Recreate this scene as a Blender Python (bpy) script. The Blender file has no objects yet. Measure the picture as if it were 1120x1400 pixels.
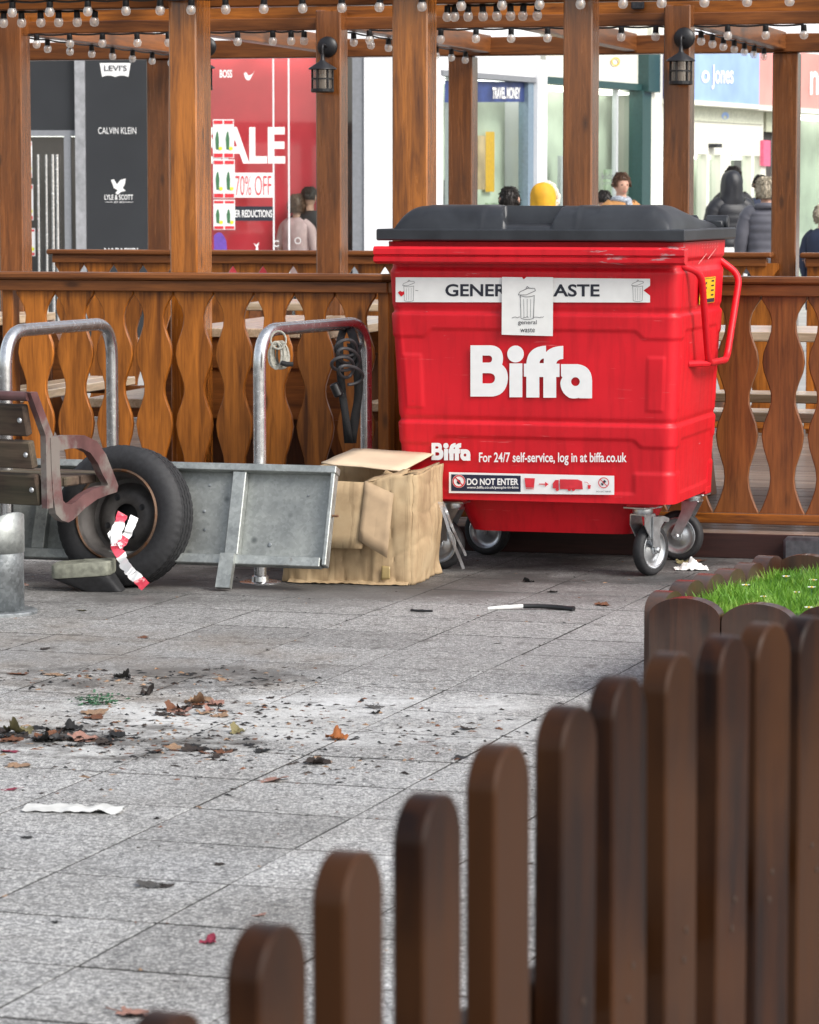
import bpy, math, random
from mathutils import Vector, Matrix, noise
random.seed(7)
R = math.radians
scene = bpy.context.scene
col = scene.collection

# ------------------------------------------------------------------ camera, sky, sun, exposure
FPX, CAM_H = 4600.0, 1.45
PITCH = math.atan(435 / FPX)
cam_d = bpy.data.cameras.new('camera'); cam = bpy.data.objects.new('camera', cam_d); col.objects.link(cam)
cam_d.sensor_fit = 'HORIZONTAL'; cam_d.sensor_width = 36; cam_d.lens = 36 * FPX / 1120
cam_d.clip_start = .05; cam_d.clip_end = 900
cam_d.dof.use_dof = True; cam_d.dof.focus_distance = 12.3; cam_d.dof.aperture_fstop = 17
cam.location = (0, 0, CAM_H); cam.rotation_euler = (math.pi / 2 - PITCH, 0, 0)
scene.camera = cam
SUN_DIR = Vector((.76, -.66, .85)).normalized()
world = bpy.data.worlds.new('World'); scene.world = world; world.use_nodes = True
wn, wl = world.node_tree.nodes, world.node_tree.links
wn.clear()
sky = wn.new('ShaderNodeTexSky'); sky.sky_type = 'NISHITA'; sky.sun_disc = False
sky.sun_elevation = math.asin(SUN_DIR.z); sky.sun_rotation = math.atan2(SUN_DIR.x, SUN_DIR.y)
sky.air_density = 1.2; sky.dust_density = 3.0; sky.ozone_density = 1.0
hs = wn.new('ShaderNodeHueSaturation'); hs.inputs['Saturation'].default_value = .42
bg = wn.new('ShaderNodeBackground'); bg.inputs['Strength'].default_value = .135
wo = wn.new('ShaderNodeOutputWorld')
wl.new(sky.outputs[0], hs.inputs['Color']); wl.new(hs.outputs[0], bg.inputs['Color']); wl.new(bg.outputs[0], wo.inputs['Surface'])
sun_d = bpy.data.lights.new('sun', 'SUN'); sun_d.energy = 1.5; sun_d.angle = R(24); sun_d.color = (1, .96, .9)
sun = bpy.data.objects.new('sun', sun_d); col.objects.link(sun)
sun.rotation_euler = SUN_DIR.to_track_quat('Z', 'Y').to_euler(); sun.location = (5, -5, 12)
scene.view_settings.view_transform = 'Standard'; scene.view_settings.look = 'None'
scene.view_settings.gamma = 1; scene.view_settings.exposure = .84
scene.view_settings.use_curve_mapping = False

# ------------------------------------------------------------------ measuring helpers (survey of the place)
FW = Vector((0, math.cos(PITCH), -math.sin(PITCH))); UP = Vector((0, math.sin(PITCH), math.cos(PITCH)))
EYE = Vector((0, 0, CAM_H))
def ray(px, py): return Vector(((px - 560) / FPX, 0, 0)) + FW + UP * ((700 - py) / FPX)
def at(px, py, Y): r = ray(px, py); return EYE + r * (Y / r.y)
def gnd(px, py, z=0.0): r = ray(px, py); return EYE + r * ((z - CAM_H) / r.z)
def plane_hit(px, py, P, n): r = ray(px, py); return EYE + r * ((P - EYE).dot(n) / r.dot(n))
TH = R(15); DC, DS = math.cos(TH), math.sin(TH); DO = Vector((0, 13.71, 0))
def D(u, v, z=0.0): return DO + Vector((u * DC + v * DS, -u * DS + v * DC, z))
def deck_uv(px, py, v):
    q = plane_hit(px, py, D(0, v), Vector((DS, DC, 0))); r = q - DO
    return r.x * DC - r.y * DS, q.z

# ------------------------------------------------------------------ mesh helpers
class MB:
    def __init__(s): s.v = []; s.f = []; s.m = []; s.T = None
    def add(s, vs, fs, mi=0):
        b = len(s.v)
        for p in vs:
            p = Vector(p); s.v.append(tuple(s.T @ p) if s.T is not None else tuple(p))
        for q in fs: s.f.append(tuple(b + i for i in q)); s.m.append(mi)
        return s
    def box(s, x0, x1, y0, y1, z0, z1, ch=0.0, mi=0):
        if ch <= 0:
            vs = [(x0,y0,z0),(x1,y0,z0),(x1,y1,z0),(x0,y1,z0),(x0,y0,z1),(x1,y0,z1),(x1,y1,z1),(x0,y1,z1)]
            return s.add(vs, [(0,3,2,1),(4,5,6,7),(0,1,5,4),(1,2,6,5),(2,3,7,6),(3,0,4,7)], mi)
        ch = min(ch, (x1-x0)*.45, (y1-y0)*.45, (z1-z0)*.45)
        vs = []; idx = {}
        X, Y, Z = (x0, x1), (y0, y1), (z0, z1)
        for a in (0,1):
            for b in (0,1):
                for c in (0,1):
                    sx, sy, sz = 1-2*a, 1-2*b, 1-2*c
                    for k in range(3):
                        idx[a,b,c,k] = len(vs)
                        o = [ch, ch, ch]; o[k] = 0
                        vs.append((X[a]+sx*o[0], Y[b]+sy*o[1], Z[c]+sz*o[2]))
        fs = []
        for k in range(3):
            o = [i for i in range(3) if i != k]
            for side in (0,1):
                q = []
                for (p, r_) in ((0,0),(1,0),(1,1),(0,1)):
                    t = [0,0,0]; t[k] = side; t[o[0]] = p; t[o[1]] = r_
                    q.append(idx[t[0],t[1],t[2],k])
                fl = (side == 1) != (k == 1)
                fs.append(q if fl else q[::-1])
        for k in range(3):
            o = [i for i in range(3) if i != k]
            for p in (0,1):
                for r_ in (0,1):
                    e = []
                    for side in (0,1):
                        t = [0,0,0]; t[k] = side; t[o[0]] = p; t[o[1]] = r_
                        e.append((idx[t[0],t[1],t[2],o[0]], idx[t[0],t[1],t[2],o[1]]))
                    q = [e[0][0], e[0][1], e[1][1], e[1][0]]
                    fs.append(q)
        for a in (0,1):
            for b in (0,1):
                for c in (0,1):
                    fs.append([idx[a,b,c,0], idx[a,b,c,1], idx[a,b,c,2]])
        return s.add(vs, fs, mi)
    def tube(s, path, r, n=10, mi=0, closed=False, caps=True):
        path = [Vector(p) for p in path]; N = len(path); vs = []; fs = []
        rr = r if isinstance(r, (list, tuple)) else [r]*N
        up = None
        for i, p in enumerate(path):
            if closed: t = path[(i+1) % N] - path[i-1]
            else: t = path[min(i+1, N-1)] - path[max(i-1, 0)]
            t.normalize()
            if up is None:
                up = Vector((0,0,1)) if abs(t.z) < .9 else Vector((0,1,0))
            a = up - t * up.dot(t)
            if a.length < 1e-5: a = t.orthogonal()
            a.normalize(); b = t.cross(a); up = a
            for k in range(n):
                w = 2*math.pi*k/n
                vs.append(p + (a*math.cos(w) + b*math.sin(w)) * rr[i])
        for i in range(N if closed else N-1):
            j = (i+1) % N
            for k in range(n):
                l = (k+1) % n
                fs.append((i*n+k, i*n+l, j*n+l, j*n+k))
        if caps and not closed:
            fs.append(tuple(range(n))[::-1]); fs.append(tuple((N-1)*n+k for k in range(n)))
        return s.add(vs, fs, mi)
    def lathe(s, prof, n=32, mi=0, closed=False, fn=None):
        vs = []; fs = []; N = len(prof)
        for k in range(n):
            w = 2*math.pi*k/n
            for j, (r, z) in enumerate(prof):
                if fn: r, z = fn(k, j, r, z)
                vs.append((r*math.cos(w), r*math.sin(w), z))
        for k in range(n):
            l = (k+1) % n
            for j in range(N if closed else N-1):
                jj = (j+1) % N
                fs.append((k*N+j, l*N+j, l*N+jj, k*N+jj))
        return s.add(vs, fs, mi)
    def prism(s, poly, d0, d1, ax='y', mi=0):
        n = len(poly)
        def P(a, b, d): return {'y': (a, d, b), 'x': (d, a, b), 'z': (a, b, d)}[ax]
        vs = [P(a, b, d0) for a, b in poly] + [P(a, b, d1) for a, b in poly]
        fs = [tuple(range(n)), tuple(range(2*n-1, n-1, -1))] + [(i, i+n, (i+1) % n + n, (i+1) % n) for i in range(n)]
        return s.add(vs, fs, mi)
    def grid(s, nu, nv, fn, mi=0, wrap=False):
        vs = []; fs = []
        for i in range(nu):
            for j in range(nv): vs.append(fn(i/(nu-1) if not wrap else i/nu, j/(nv-1)))
        for i in range(nu if wrap else nu-1):
            ii = (i+1) % nu
            for j in range(nv-1): fs.append((i*nv+j, ii*nv+j, ii*nv+j+1, i*nv+j+1))
        return s.add(vs, fs, mi)
    def ribbon(s, path, side, w, mi=0):
        vs = []; 
        for p, q in zip(path, side):
            p = Vector(p); q = Vector(q)
            vs += [p - q*w/2, p + q*w/2]
        return s.add(vs, [(2*i, 2*i+1, 2*i+3, 2*i+2) for i in range(len(path)-1)], mi)
    def mesh(s, name, mats, smooth=False, ang=38):
        me = bpy.data.meshes.new(name); me.from_pydata(s.v, [], s.f); 
        for m in (mats if isinstance(mats, (list, tuple)) else [mats]): me.materials.append(m)
        if any(s.m): me.polygons.foreach_set('material_index', s.m)
        import bmesh
        bm = bmesh.new(); bm.from_mesh(me); bmesh.ops.recalc_face_normals(bm, faces=bm.faces); bm.to_mesh(me); bm.free()
        if smooth:
            me.shade_smooth(); me.set_sharp_from_angle(angle=R(ang))
        me.update()
        return me
    def build(s, name, mats, parent=None, loc=(0,0,0), rot=(0,0,0), smooth=False, ang=38):
        return link(name, s.mesh(name, mats, smooth, ang), parent, loc, rot)
def link(name, data, parent=None, loc=(0,0,0), rot=(0,0,0)):
    o = bpy.data.objects.new(name, data); col.objects.link(o)
    if parent is not None: o.parent = parent
    o.location = loc; o.rotation_euler = rot
    return o
def tag(o, label, cat, group=None):
    o['label'] = label; o['category'] = cat
    if group: o['group'] = group
    return o
def thing(name, label, cat, loc=(0,0,0), rotz=0, group=None):
    o = link(name, None, None, loc, (0,0,rotz)); o.empty_display_size = .1
    return tag(o, label, cat, group)
def setting(o, kind='structure'): o['kind'] = kind; return o
def smooth(a, b, x):
    t = max(0, min(1, (x-a)/(b-a))); return t*t*(3-2*t)
def arc(cx, cy, r, a0, a1, n=8):
    return [(cx + r*math.cos(R(a0 + (a1-a0)*i/n)), cy + r*math.sin(R(a0 + (a1-a0)*i/n))) for i in range(n+1)]
def bez(p0, p1, p2, n=6):
    return [((1-t)**2*p0[0]+2*t*(1-t)*p1[0]+t*t*p2[0], (1-t)**2*p0[1]+2*t*(1-t)*p1[1]+t*t*p2[1]) for t in [i/n for i in range(n+1)]]
def path_round(pts, rad, n=6):
    pts = [Vector(p) for p in pts]; out = [pts[0]]
    for i in range(1, len(pts)-1):
        a = (pts[i-1]-pts[i]); b = (pts[i+1]-pts[i]); r_ = min(rad, a.length*.45, b.length*.45)
        p0 = pts[i] + a.normalized()*r_; p2 = pts[i] + b.normalized()*r_
        for k in range(n+1):
            t = k/n; out.append(p0*(1-t)**2 + pts[i]*2*t*(1-t) + p2*t*t)
    out.append(pts[-1]); return out
_tc = {}
def text_geo(txt, bold=0.0):
    if (txt, bold) in _tc: return _tc[txt, bold]
    cu = bpy.data.curves.new('lettering', 'FONT'); cu.body = txt; cu.size = 1; cu.offset = bold; cu.resolution_u = 4
    o = bpy.data.objects.new('lettering', cu); col.objects.link(o)
    dg = bpy.context.evaluated_depsgraph_get(); me = o.evaluated_get(dg).to_mesh()
    vs = [tuple(v.co) for v in me.vertices]; fs = [tuple(p.vertices) for p in me.polygons]
    o.evaluated_get(dg).to_mesh_clear(); bpy.data.objects.remove(o); bpy.data.curves.remove(cu)
    xs = [v[0] for v in vs]; ys = [v[1] for v in vs]
    x0, x1, y0, y1 = min(xs), max(xs), min(ys), max(ys)
    g = ([((v[0]-x0)/(x1-x0), (v[1]-y0)/(y1-y0)) for v in vs], fs, (x1-x0)/(y1-y0))
    _tc[txt, bold] = g; return g
def fill_geo(loops):
    cu = bpy.data.curves.new('shape', 'CURVE'); cu.dimensions = '2D'; cu.fill_mode = 'BOTH'
    for L in loops:
        sp = cu.splines.new('POLY'); sp.points.add(len(L)-1)
        for i, p in enumerate(L): sp.points[i].co = (p[0], p[1], 0, 1)
        sp.use_cyclic_u = True
    o = bpy.data.objects.new('shape', cu); col.objects.link(o)
    dg = bpy.context.evaluated_depsgraph_get(); me = o.evaluated_get(dg).to_mesh()
    vs = [tuple(v.co)[:2] for v in me.vertices]; fs = [tuple(p.vertices) for p in me.polygons]
    o.evaluated_get(dg).to_mesh_clear(); bpy.data.objects.remove(o); bpy.data.curves.remove(cu)
    return vs, fs
class Flat:
    """flat print collected in a 2D (a, b) frame and mapped onto a plane by fn(a, b)"""
    def __init__(s, fn): s.fn = fn; s.mb = MB(); s.done = []
    def cut(s):
        if s.mb.v: s.done.append(s.mb); s.mb = MB()
        return s
    def text(s, txt, x0, x1, y0, y1, mi=0, bold=0.0):
        vs, fs, _ = text_geo(txt, bold)
        s.mb.add([s.fn(x0+(x1-x0)*a, y0+(y1-y0)*b) for a, b in vs], fs, mi); return s
    def rect(s, x0, x1, y0, y1, mi=0):
        s.mb.add([s.fn(x0,y0), s.fn(x1,y0), s.fn(x1,y1), s.fn(x0,y1)], [(0,1,2,3)], mi); return s
    def poly(s, loops, mi=0):
        vs, fs = fill_geo(loops); s.mb.add([s.fn(*v) for v in vs], fs, mi); return s
    def line(s, pts, w, mi=0):
        for a, b in zip(pts[:-1], pts[1:]):
            dx, dy = b[0]-a[0], b[1]-a[1]; l = math.hypot(dx, dy) or 1
            nx, ny = -dy/l*w/2, dx/l*w/2
            s.mb.add([s.fn(a[0]+nx,a[1]+ny), s.fn(a[0]-nx,a[1]-ny), s.fn(b[0]-nx,b[1]-ny), s.fn(b[0]+nx,b[1]+ny)], [(0,1,2,3)], mi)
        return s
    def build(s, name, mats, parent):
        s.cut()
        for m in s.done: o = m.build(name, mats, parent)
        return o

# ------------------------------------------------------------------ materials
def newmat(name):
    m = bpy.data.materials.new(name); m.use_nodes = True
    nt = m.node_tree; return m, nt, nt.nodes, nt.links, nt.nodes['Principled BSDF']
def N(nodes, t, **kw):
    n = nodes.new(t)
    for k, v in kw.items():
        if k.startswith('i_'): n.inputs[k[2:].replace('_', ' ')].default_value = v
        else: setattr(n, k, v)
    return n
def ramp(nodes, stops, interp='LINEAR'):
    r = nodes.new('ShaderNodeValToRGB'); r.color_ramp.interpolation = interp
    e = r.color_ramp.elements
    while len(e) < len(stops): e.new(.5)
    for el, (p, c) in zip(e, stops): el.position = p; el.color = (*c, 1) if len(c) == 3 else c
    return r
def mixc(nodes, links, fac, a, b, blend='MIX'):
    m = nodes.new('ShaderNodeMix'); m.data_type = 'RGBA'; m.blend_type = blend
    for sock, val in ((m.inputs[0], fac), (m.inputs[6], a), (m.inputs[7], b)):
        if hasattr(val, 'is_linked') or hasattr(val, 'links'): links.new(val, sock)
        elif isinstance(val, (int, float)): sock.default_value = val
        else: sock.default_value = (*val, 1)
    return m.outputs[2]
def math_(nodes, links, op, a, b=None, clamp=False):
    m = nodes.new('ShaderNodeMath'); m.operation = op; m.use_clamp = clamp
    for i, val in enumerate((a, b)):
        if val is None: continue
        if isinstance(val, (int, float)): m.inputs[i].default_value = val
        else: links.new(val, m.inputs[i])
    return m.outputs[0]
def bump(nodes, links, bsdf, h, strength=.3, dist=.002):
    b = nodes.new('ShaderNodeBump'); b.inputs['Strength'].default_value = strength; b.inputs['Distance'].default_value = dist
    links.new(h, b.inputs['Height']); links.new(b.outputs[0], bsdf.inputs['Normal']); return b
def plain(name, c, rough=.6, metal=0.0, var=.15, scale=30, bmp=.0, spec=.5, patch=None):
    m, nt, ns, ls, b = newmat(name)
    tc = N(ns, 'ShaderNodeTexCoord'); nz = N(ns, 'ShaderNodeTexNoise', i_Scale=scale, i_Detail=4.0)
    ls.new(tc.outputs['Object'], nz.inputs['Vector'])
    r = ramp(ns, [(.3, tuple(x*(1-var) for x in c)), (.7, tuple(min(1, x*(1+var)) for x in c))]); ls.new(nz.outputs[0], r.inputs[0])
    cc = r.outputs[0]
    if patch:
        n2 = N(ns, 'ShaderNodeTexNoise', i_Scale=patch[4], i_Detail=7.0, i_Roughness=.65); ls.new(tc.outputs['Object'], n2.inputs['Vector'])
        r2 = ramp(ns, [(patch[3], (0,0,0)), (patch[3]+.06, (1,1,1))]); ls.new(n2.outputs[0], r2.inputs[0]); cc = mixc(ns, ls, r2.outputs[0], cc, patch[:3])
    ls.new(cc, b.inputs['Base Color'])
    b.inputs['Roughness'].default_value = rough; b.inputs['Metallic'].default_value = metal; b.inputs['Specular IOR Level'].default_value = spec
    if bmp: bump(ns, ls, b, nz.outputs[0], bmp, .002)
    return m
def wood(name, light, dark, axis='z', rough=.38, coat=.28, grey=None, scale=1.0, knots=True, spec=.35):
    m, nt, ns, ls, b = newmat(name)
    tc = N(ns, 'ShaderNodeTexCoord'); oi = N(ns, 'ShaderNodeObjectInfo')
    mp = N(ns, 'ShaderNodeMapping')
    sc = {'x': (2.2, 30, 30), 'y': (30, 2.2, 30), 'z': (30, 30, 2.2)}[axis]
    mp.inputs['Scale'].default_value = tuple(x*scale for x in sc)
    cb = N(ns, 'ShaderNodeCombineXYZ'); mul = math_(ns, ls, 'MULTIPLY', oi.outputs['Random'], 57.0)
    for i in range(3): ls.new(mul, cb.inputs[i])
    va = N(ns, 'ShaderNodeVectorMath', operation='ADD'); ls.new(tc.outputs['Object'], va.inputs[0]); ls.new(cb.outputs[0], va.inputs[1])
    ls.new(va.outputs[0], mp.inputs['Vector'])
    n1 = N(ns, 'ShaderNodeTexNoise', i_Scale=1.0, i_Detail=6.0, i_Roughness=.62, i_Distortion=.6); ls.new(mp.outputs[0], n1.inputs['Vector'])
    n2 = N(ns, 'ShaderNodeTexNoise', i_Scale=4.5, i_Detail=3.0); ls.new(mp.outputs[0], n2.inputs['Vector'])
    n3 = N(ns, 'ShaderNodeTexNoise', i_Scale=1.7, i_Detail=2.0); ls.new(va.outputs[0], n3.inputs['Vector'])
    mid = tuple((a*.6+c*.4) for a, c in zip(light, dark))
    r1 = ramp(ns, [(.28, dark), (.46, mid), (.62, light), (.8, tuple(min(1, x*1.18) for x in light))]); ls.new(n1.outputs[0], r1.inputs[0])
    r2 = ramp(ns, [(.3, (.62,.6,.58)), (.6, (1,1,1))]); ls.new(n2.outputs[0], r2.inputs[0])
    c = mixc(ns, ls, .6, r1.outputs[0], r2.outputs[0], 'MULTIPLY')
    r3 = ramp(ns, [(.3, (.72,.7,.68)), (.7, (1.12,1.1,1.08))]); ls.new(n3.outputs[0], r3.inputs[0])
    c = mixc(ns, ls, .8, c, r3.outputs[0], 'MULTIPLY')
    hv = N(ns, 'ShaderNodeHueSaturation'); ls.new(c, hv.inputs['Color'])
    vv = N(ns, 'ShaderNodeMapRange'); vv.inputs[3].default_value = .78; vv.inputs[4].default_value = 1.18
    ls.new(oi.outputs['Random'], vv.inputs[0]); ls.new(vv.outputs[0], hv.inputs['Value'])
    c = hv.outputs[0]
    if knots:
        mk = N(ns, 'ShaderNodeMapping'); ks = {'x': (3.2, 9, 9), 'y': (9, 3.2, 9), 'z': (9, 9, 3.2)}[axis]; mk.inputs['Scale'].default_value = ks
        ls.new(va.outputs[0], mk.inputs['Vector'])
        vo = N(ns, 'ShaderNodeTexVoronoi', i_Scale=.8); ls.new(mk.outputs[0], vo.inputs['Vector'])
        rk = ramp(ns, [(.05, (1,1,1)), (.13, (0,0,0))]); ls.new(vo.outputs['Distance'], rk.inputs[0])
        c = mixc(ns, ls, math_(ns, ls, 'MULTIPLY', rk.outputs[0], .75), c, tuple(x*.35 for x in dark))
    if grey:
        ng = N(ns, 'ShaderNodeTexNoise', i_Scale=3.0, i_Detail=5.0); ls.new(va.outputs[0], ng.inputs['Vector'])
        rg = ramp(ns, [(.42, (0,0,0)), (.6, (1,1,1))]); ls.new(ng.outputs[0], rg.inputs[0])
        c = mixc(ns, ls, math_(ns, ls, 'MULTIPLY', rg.outputs[0], grey[3]), c, grey[:3])
    ls.new(c, b.inputs['Base Color'])
    rr = N(ns, 'ShaderNodeMapRange'); rr.inputs[3].default_value = rough*.8; rr.inputs[4].default_value = rough*1.35
    ls.new(n1.outputs[0], rr.inputs[0]); ls.new(rr.outputs[0], b.inputs['Roughness'])
    b.inputs['Specular IOR Level'].default_value = spec; b.inputs['Coat Weight'].default_value = coat; b.inputs['Coat Roughness'].default_value = .16
    bump(ns, ls, b, n1.outputs[0], .25, .0015)
    return m
def metal(name, c, rough=.35, var=.25, scale=14, spangle=0.0, rust=None, spots=None):
    m, nt, ns, ls, b = newmat(name)
    tc = N(ns, 'ShaderNodeTexCoord'); nz = N(ns, 'ShaderNodeTexNoise', i_Scale=scale, i_Detail=6.0, i_Roughness=.65)
    ls.new(tc.outputs['Object'], nz.inputs['Vector'])
    r = ramp(ns, [(.3, tuple(x*(1-var) for x in c)), (.7, tuple(min(1, x*(1+var*.6)) for x in c))]); ls.new(nz.outputs[0], r.inputs[0])
    cc = r.outputs[0]
    if spangle:
        vo = N(ns, 'ShaderNodeTexVoronoi', i_Scale=90.0); ls.new(tc.outputs['Object'], vo.inputs['Vector'])
        sg = N(ns, 'ShaderNodeSeparateColor'); ls.new(vo.outputs['Color'], sg.inputs[0]); cc = mixc(ns, ls, spangle, cc, sg.outputs[0], 'SOFT_LIGHT')
    if rust:
        n2 = N(ns, 'ShaderNodeTexNoise', i_Scale=rust[4], i_Detail=8.0, i_Roughness=.7); ls.new(tc.outputs['Object'], n2.inputs['Vector'])
        r2 = ramp(ns, [(rust[3], (0,0,0)), (rust[3]+.12, (1,1,1))]); ls.new(n2.outputs[0], r2.inputs[0])
        cc = mixc(ns, ls, r2.outputs[0], cc, rust[:3])
    if spots:
        v2 = N(ns, 'ShaderNodeTexVoronoi', i_Scale=9.0); ls.new(tc.outputs['Object'], v2.inputs['Vector'])
        r3 = ramp(ns, [(.07, (1,1,1)), (.16, (0,0,0))]); ls.new(v2.outputs['Distance'], r3.inputs[0])
        cc = mixc(ns, ls, math_(ns, ls, 'MULTIPLY', r3.outputs[0], .75), cc, spots)
    ls.new(cc, b.inputs['Base Color'])
    b.inputs['Metallic'].default_value = .92
    rr = N(ns, 'ShaderNodeMapRange'); rr.inputs[3].default_value = rough*.7; rr.inputs[4].default_value = rough*1.4
    ls.new(nz.outputs[0], rr.inputs[0]); ls.new(rr.outputs[0], b.inputs['Roughness'])
    bump(ns, ls, b, nz.outputs[0], .12, .001)
    return m
def glassy(name, tint=(1,1,1), refl=.25, opac=.0, ocol=(.8,.8,.8)):
    m = bpy.data.materials.new(name); m.use_nodes = True; nt = m.node_tree; ns, ls = nt.nodes, nt.links; ns.clear()
    o = ns.new('ShaderNodeOutputMaterial'); t = ns.new('ShaderNodeBsdfTransparent'); t.inputs[0].default_value = (*tint, 1)
    g = ns.new('ShaderNodeBsdfGlossy'); g.inputs['Roughness'].default_value = .03; g.inputs[0].default_value = (1,1,1,1)
    lw = ns.new('ShaderNodeFresnel'); lw.inputs[0].default_value = 1.5
    gb = ns.new('ShaderNodeNewGeometry'); f = math_(ns, ls, 'MULTIPLY', math_(ns, ls, 'ADD', lw.outputs[0], refl, True), math_(ns, ls, 'SUBTRACT', 1.0, gb.outputs['Backfacing']))
    mx = ns.new('ShaderNodeMixShader'); ls.new(f, mx.inputs[0]); ls.new(t.outputs[0], mx.inputs[1]); ls.new(g.outputs[0], mx.inputs[2])
    out = mx.outputs[0]
    if opac:
        d = ns.new('ShaderNodeBsdfDiffuse'); d.inputs[0].default_value = (*ocol, 1)
        tr = ns.new('ShaderNodeBsdfTranslucent'); tr.inputs[0].default_value = (*ocol, 1)
        a = ns.new('ShaderNodeMixShader'); a.inputs[0].default_value = .5; ls.new(d.outputs[0], a.inputs[1]); ls.new(tr.outputs[0], a.inputs[2])
        m2 = ns.new('ShaderNodeMixShader'); m2.inputs[0].default_value = opac; ls.new(out, m2.inputs[1]); ls.new(a.outputs[0], m2.inputs[2]); out = m2.outputs[0]
    ls.new(out, o.inputs[0]); return m

LIGHT, DARK = (.45, .148, .018), (.095, .025, .004)
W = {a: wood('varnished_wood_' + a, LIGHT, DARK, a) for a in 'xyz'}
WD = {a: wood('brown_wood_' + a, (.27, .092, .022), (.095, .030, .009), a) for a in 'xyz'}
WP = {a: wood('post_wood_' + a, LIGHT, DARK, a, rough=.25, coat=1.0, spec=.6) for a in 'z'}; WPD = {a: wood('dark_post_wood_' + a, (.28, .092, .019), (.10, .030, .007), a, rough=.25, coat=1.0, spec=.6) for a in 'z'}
W_SHADE = wood('shaded_table_end_wood', (.12,.042,.014), (.04,.014,.006), 'z', rough=.5, coat=.1)  # table wood darkened: shade behind the balustrade is in its colour
WT = {a: wood('sky_pale_table_wood_' + a, (.74, .60, .44), (.50, .36, .22), a, rough=.3, coat=.6) for a in 'xy'}  # paleness stands for the sky's reflection on the varnished planks
W_DECK = wood('deck_board_wood', (.25, .19, .15), (.10, .07, .055), 'x', rough=.5, coat=.15)
W_FASCIA = wood('deck_fascia_wood', (.045, .016, .013), (.018, .008, .008), 'x', rough=.5, coat=.15, knots=False)
W_PICK = wood('fence_stain_wood', (.034, .0105, .0028), (.0030, .0014, .0016), 'z', rough=.5, coat=.18, grey=(.066,.025,.007,.5), scale=1.0, spec=.12)
W_EDGE = wood('edging_wood', (.065, .022, .010), (.016, .006, .005), 'z', rough=.55, coat=.6, grey=(.15,.12,.10,.25), spec=.2)
W_SLAT = wood('weathered_slat_wood', (.11, .075, .055), (.03, .020, .016), 'x', rough=.8, coat=0, grey=(.11,.115,.07,.35))
M_STEEL = metal('stainless_steel', (.66, .66, .67), .24, .2, 40)
M_ZINC = metal('zinc_plated_steel', (.62, .64, .66), .33, .25, 30)
M_GALV = metal('galvanised_sheet', (.36, .375, .36), .6, .25, 7, .15, spots=(.10,.11,.11))
M_GALV2 = metal('galvanised_flange', (.43, .45, .435), .55, .25, 12, .2, rust=(.16,.11,.07,.66,7))
M_PIPE = metal('galvanised_pipe', (.30, .32, .33), .55, .3, 12, .3)
M_BLACK = plain('black_paint', (.012, .012, .014), .42, bmp=.1)
M_BLKPL = plain('black_socket_plastic', (.008, .008, .009), .4)
M_CABLE = plain('grey_cable', (.04, .04, .044), .5)
M_RUBBER = plain('black_rubber', (.018, .018, .02), .68, var=.3, scale=60, bmp=.25)
M_WEB = plain('black_webbing', (.012, .012, .013), .85, var=.4, scale=200, bmp=.5)
M_ROPE = plain('pale_rope', (.30, .29, .25), .8, var=.3, scale=120, bmp=.4)
M_WHITE = plain('white_print', (.80, .80, .80), .5, var=.03)
M_PAPER = plain('white_paper', (.78, .78, .76), .75, var=.04, scale=20)
M_INK = plain('dark_ink', (.016, .018, .03), .5)
M_INKG = plain('grey_ink', (.12, .12, .13), .6)
M_NAVY = plain('navy_print', (.012, .016, .045), .45)
M_REDPR = plain('red_print', (.62, .03, .045), .45)
M_YEL = plain('yellow_print', (.75, .42, .01), .5)
M_FIL = plain('filament', (.7, .35, .08), .4)
M_GLASS = glassy('shop_glass', (.93, .96, .95), .09)
M_BULB = glassy('bulb_glass', (1, 1, 1), .12, .38, (1, .98, .94))
M_LGLASS = glassy('lantern_glass', (.55, .5, .45), .12, .2, (.4, .34, .28))
M_STRAP = glassy('clear_strapping', (.95, .96, .98), .12, .35, (.75, .77, .8))

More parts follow.
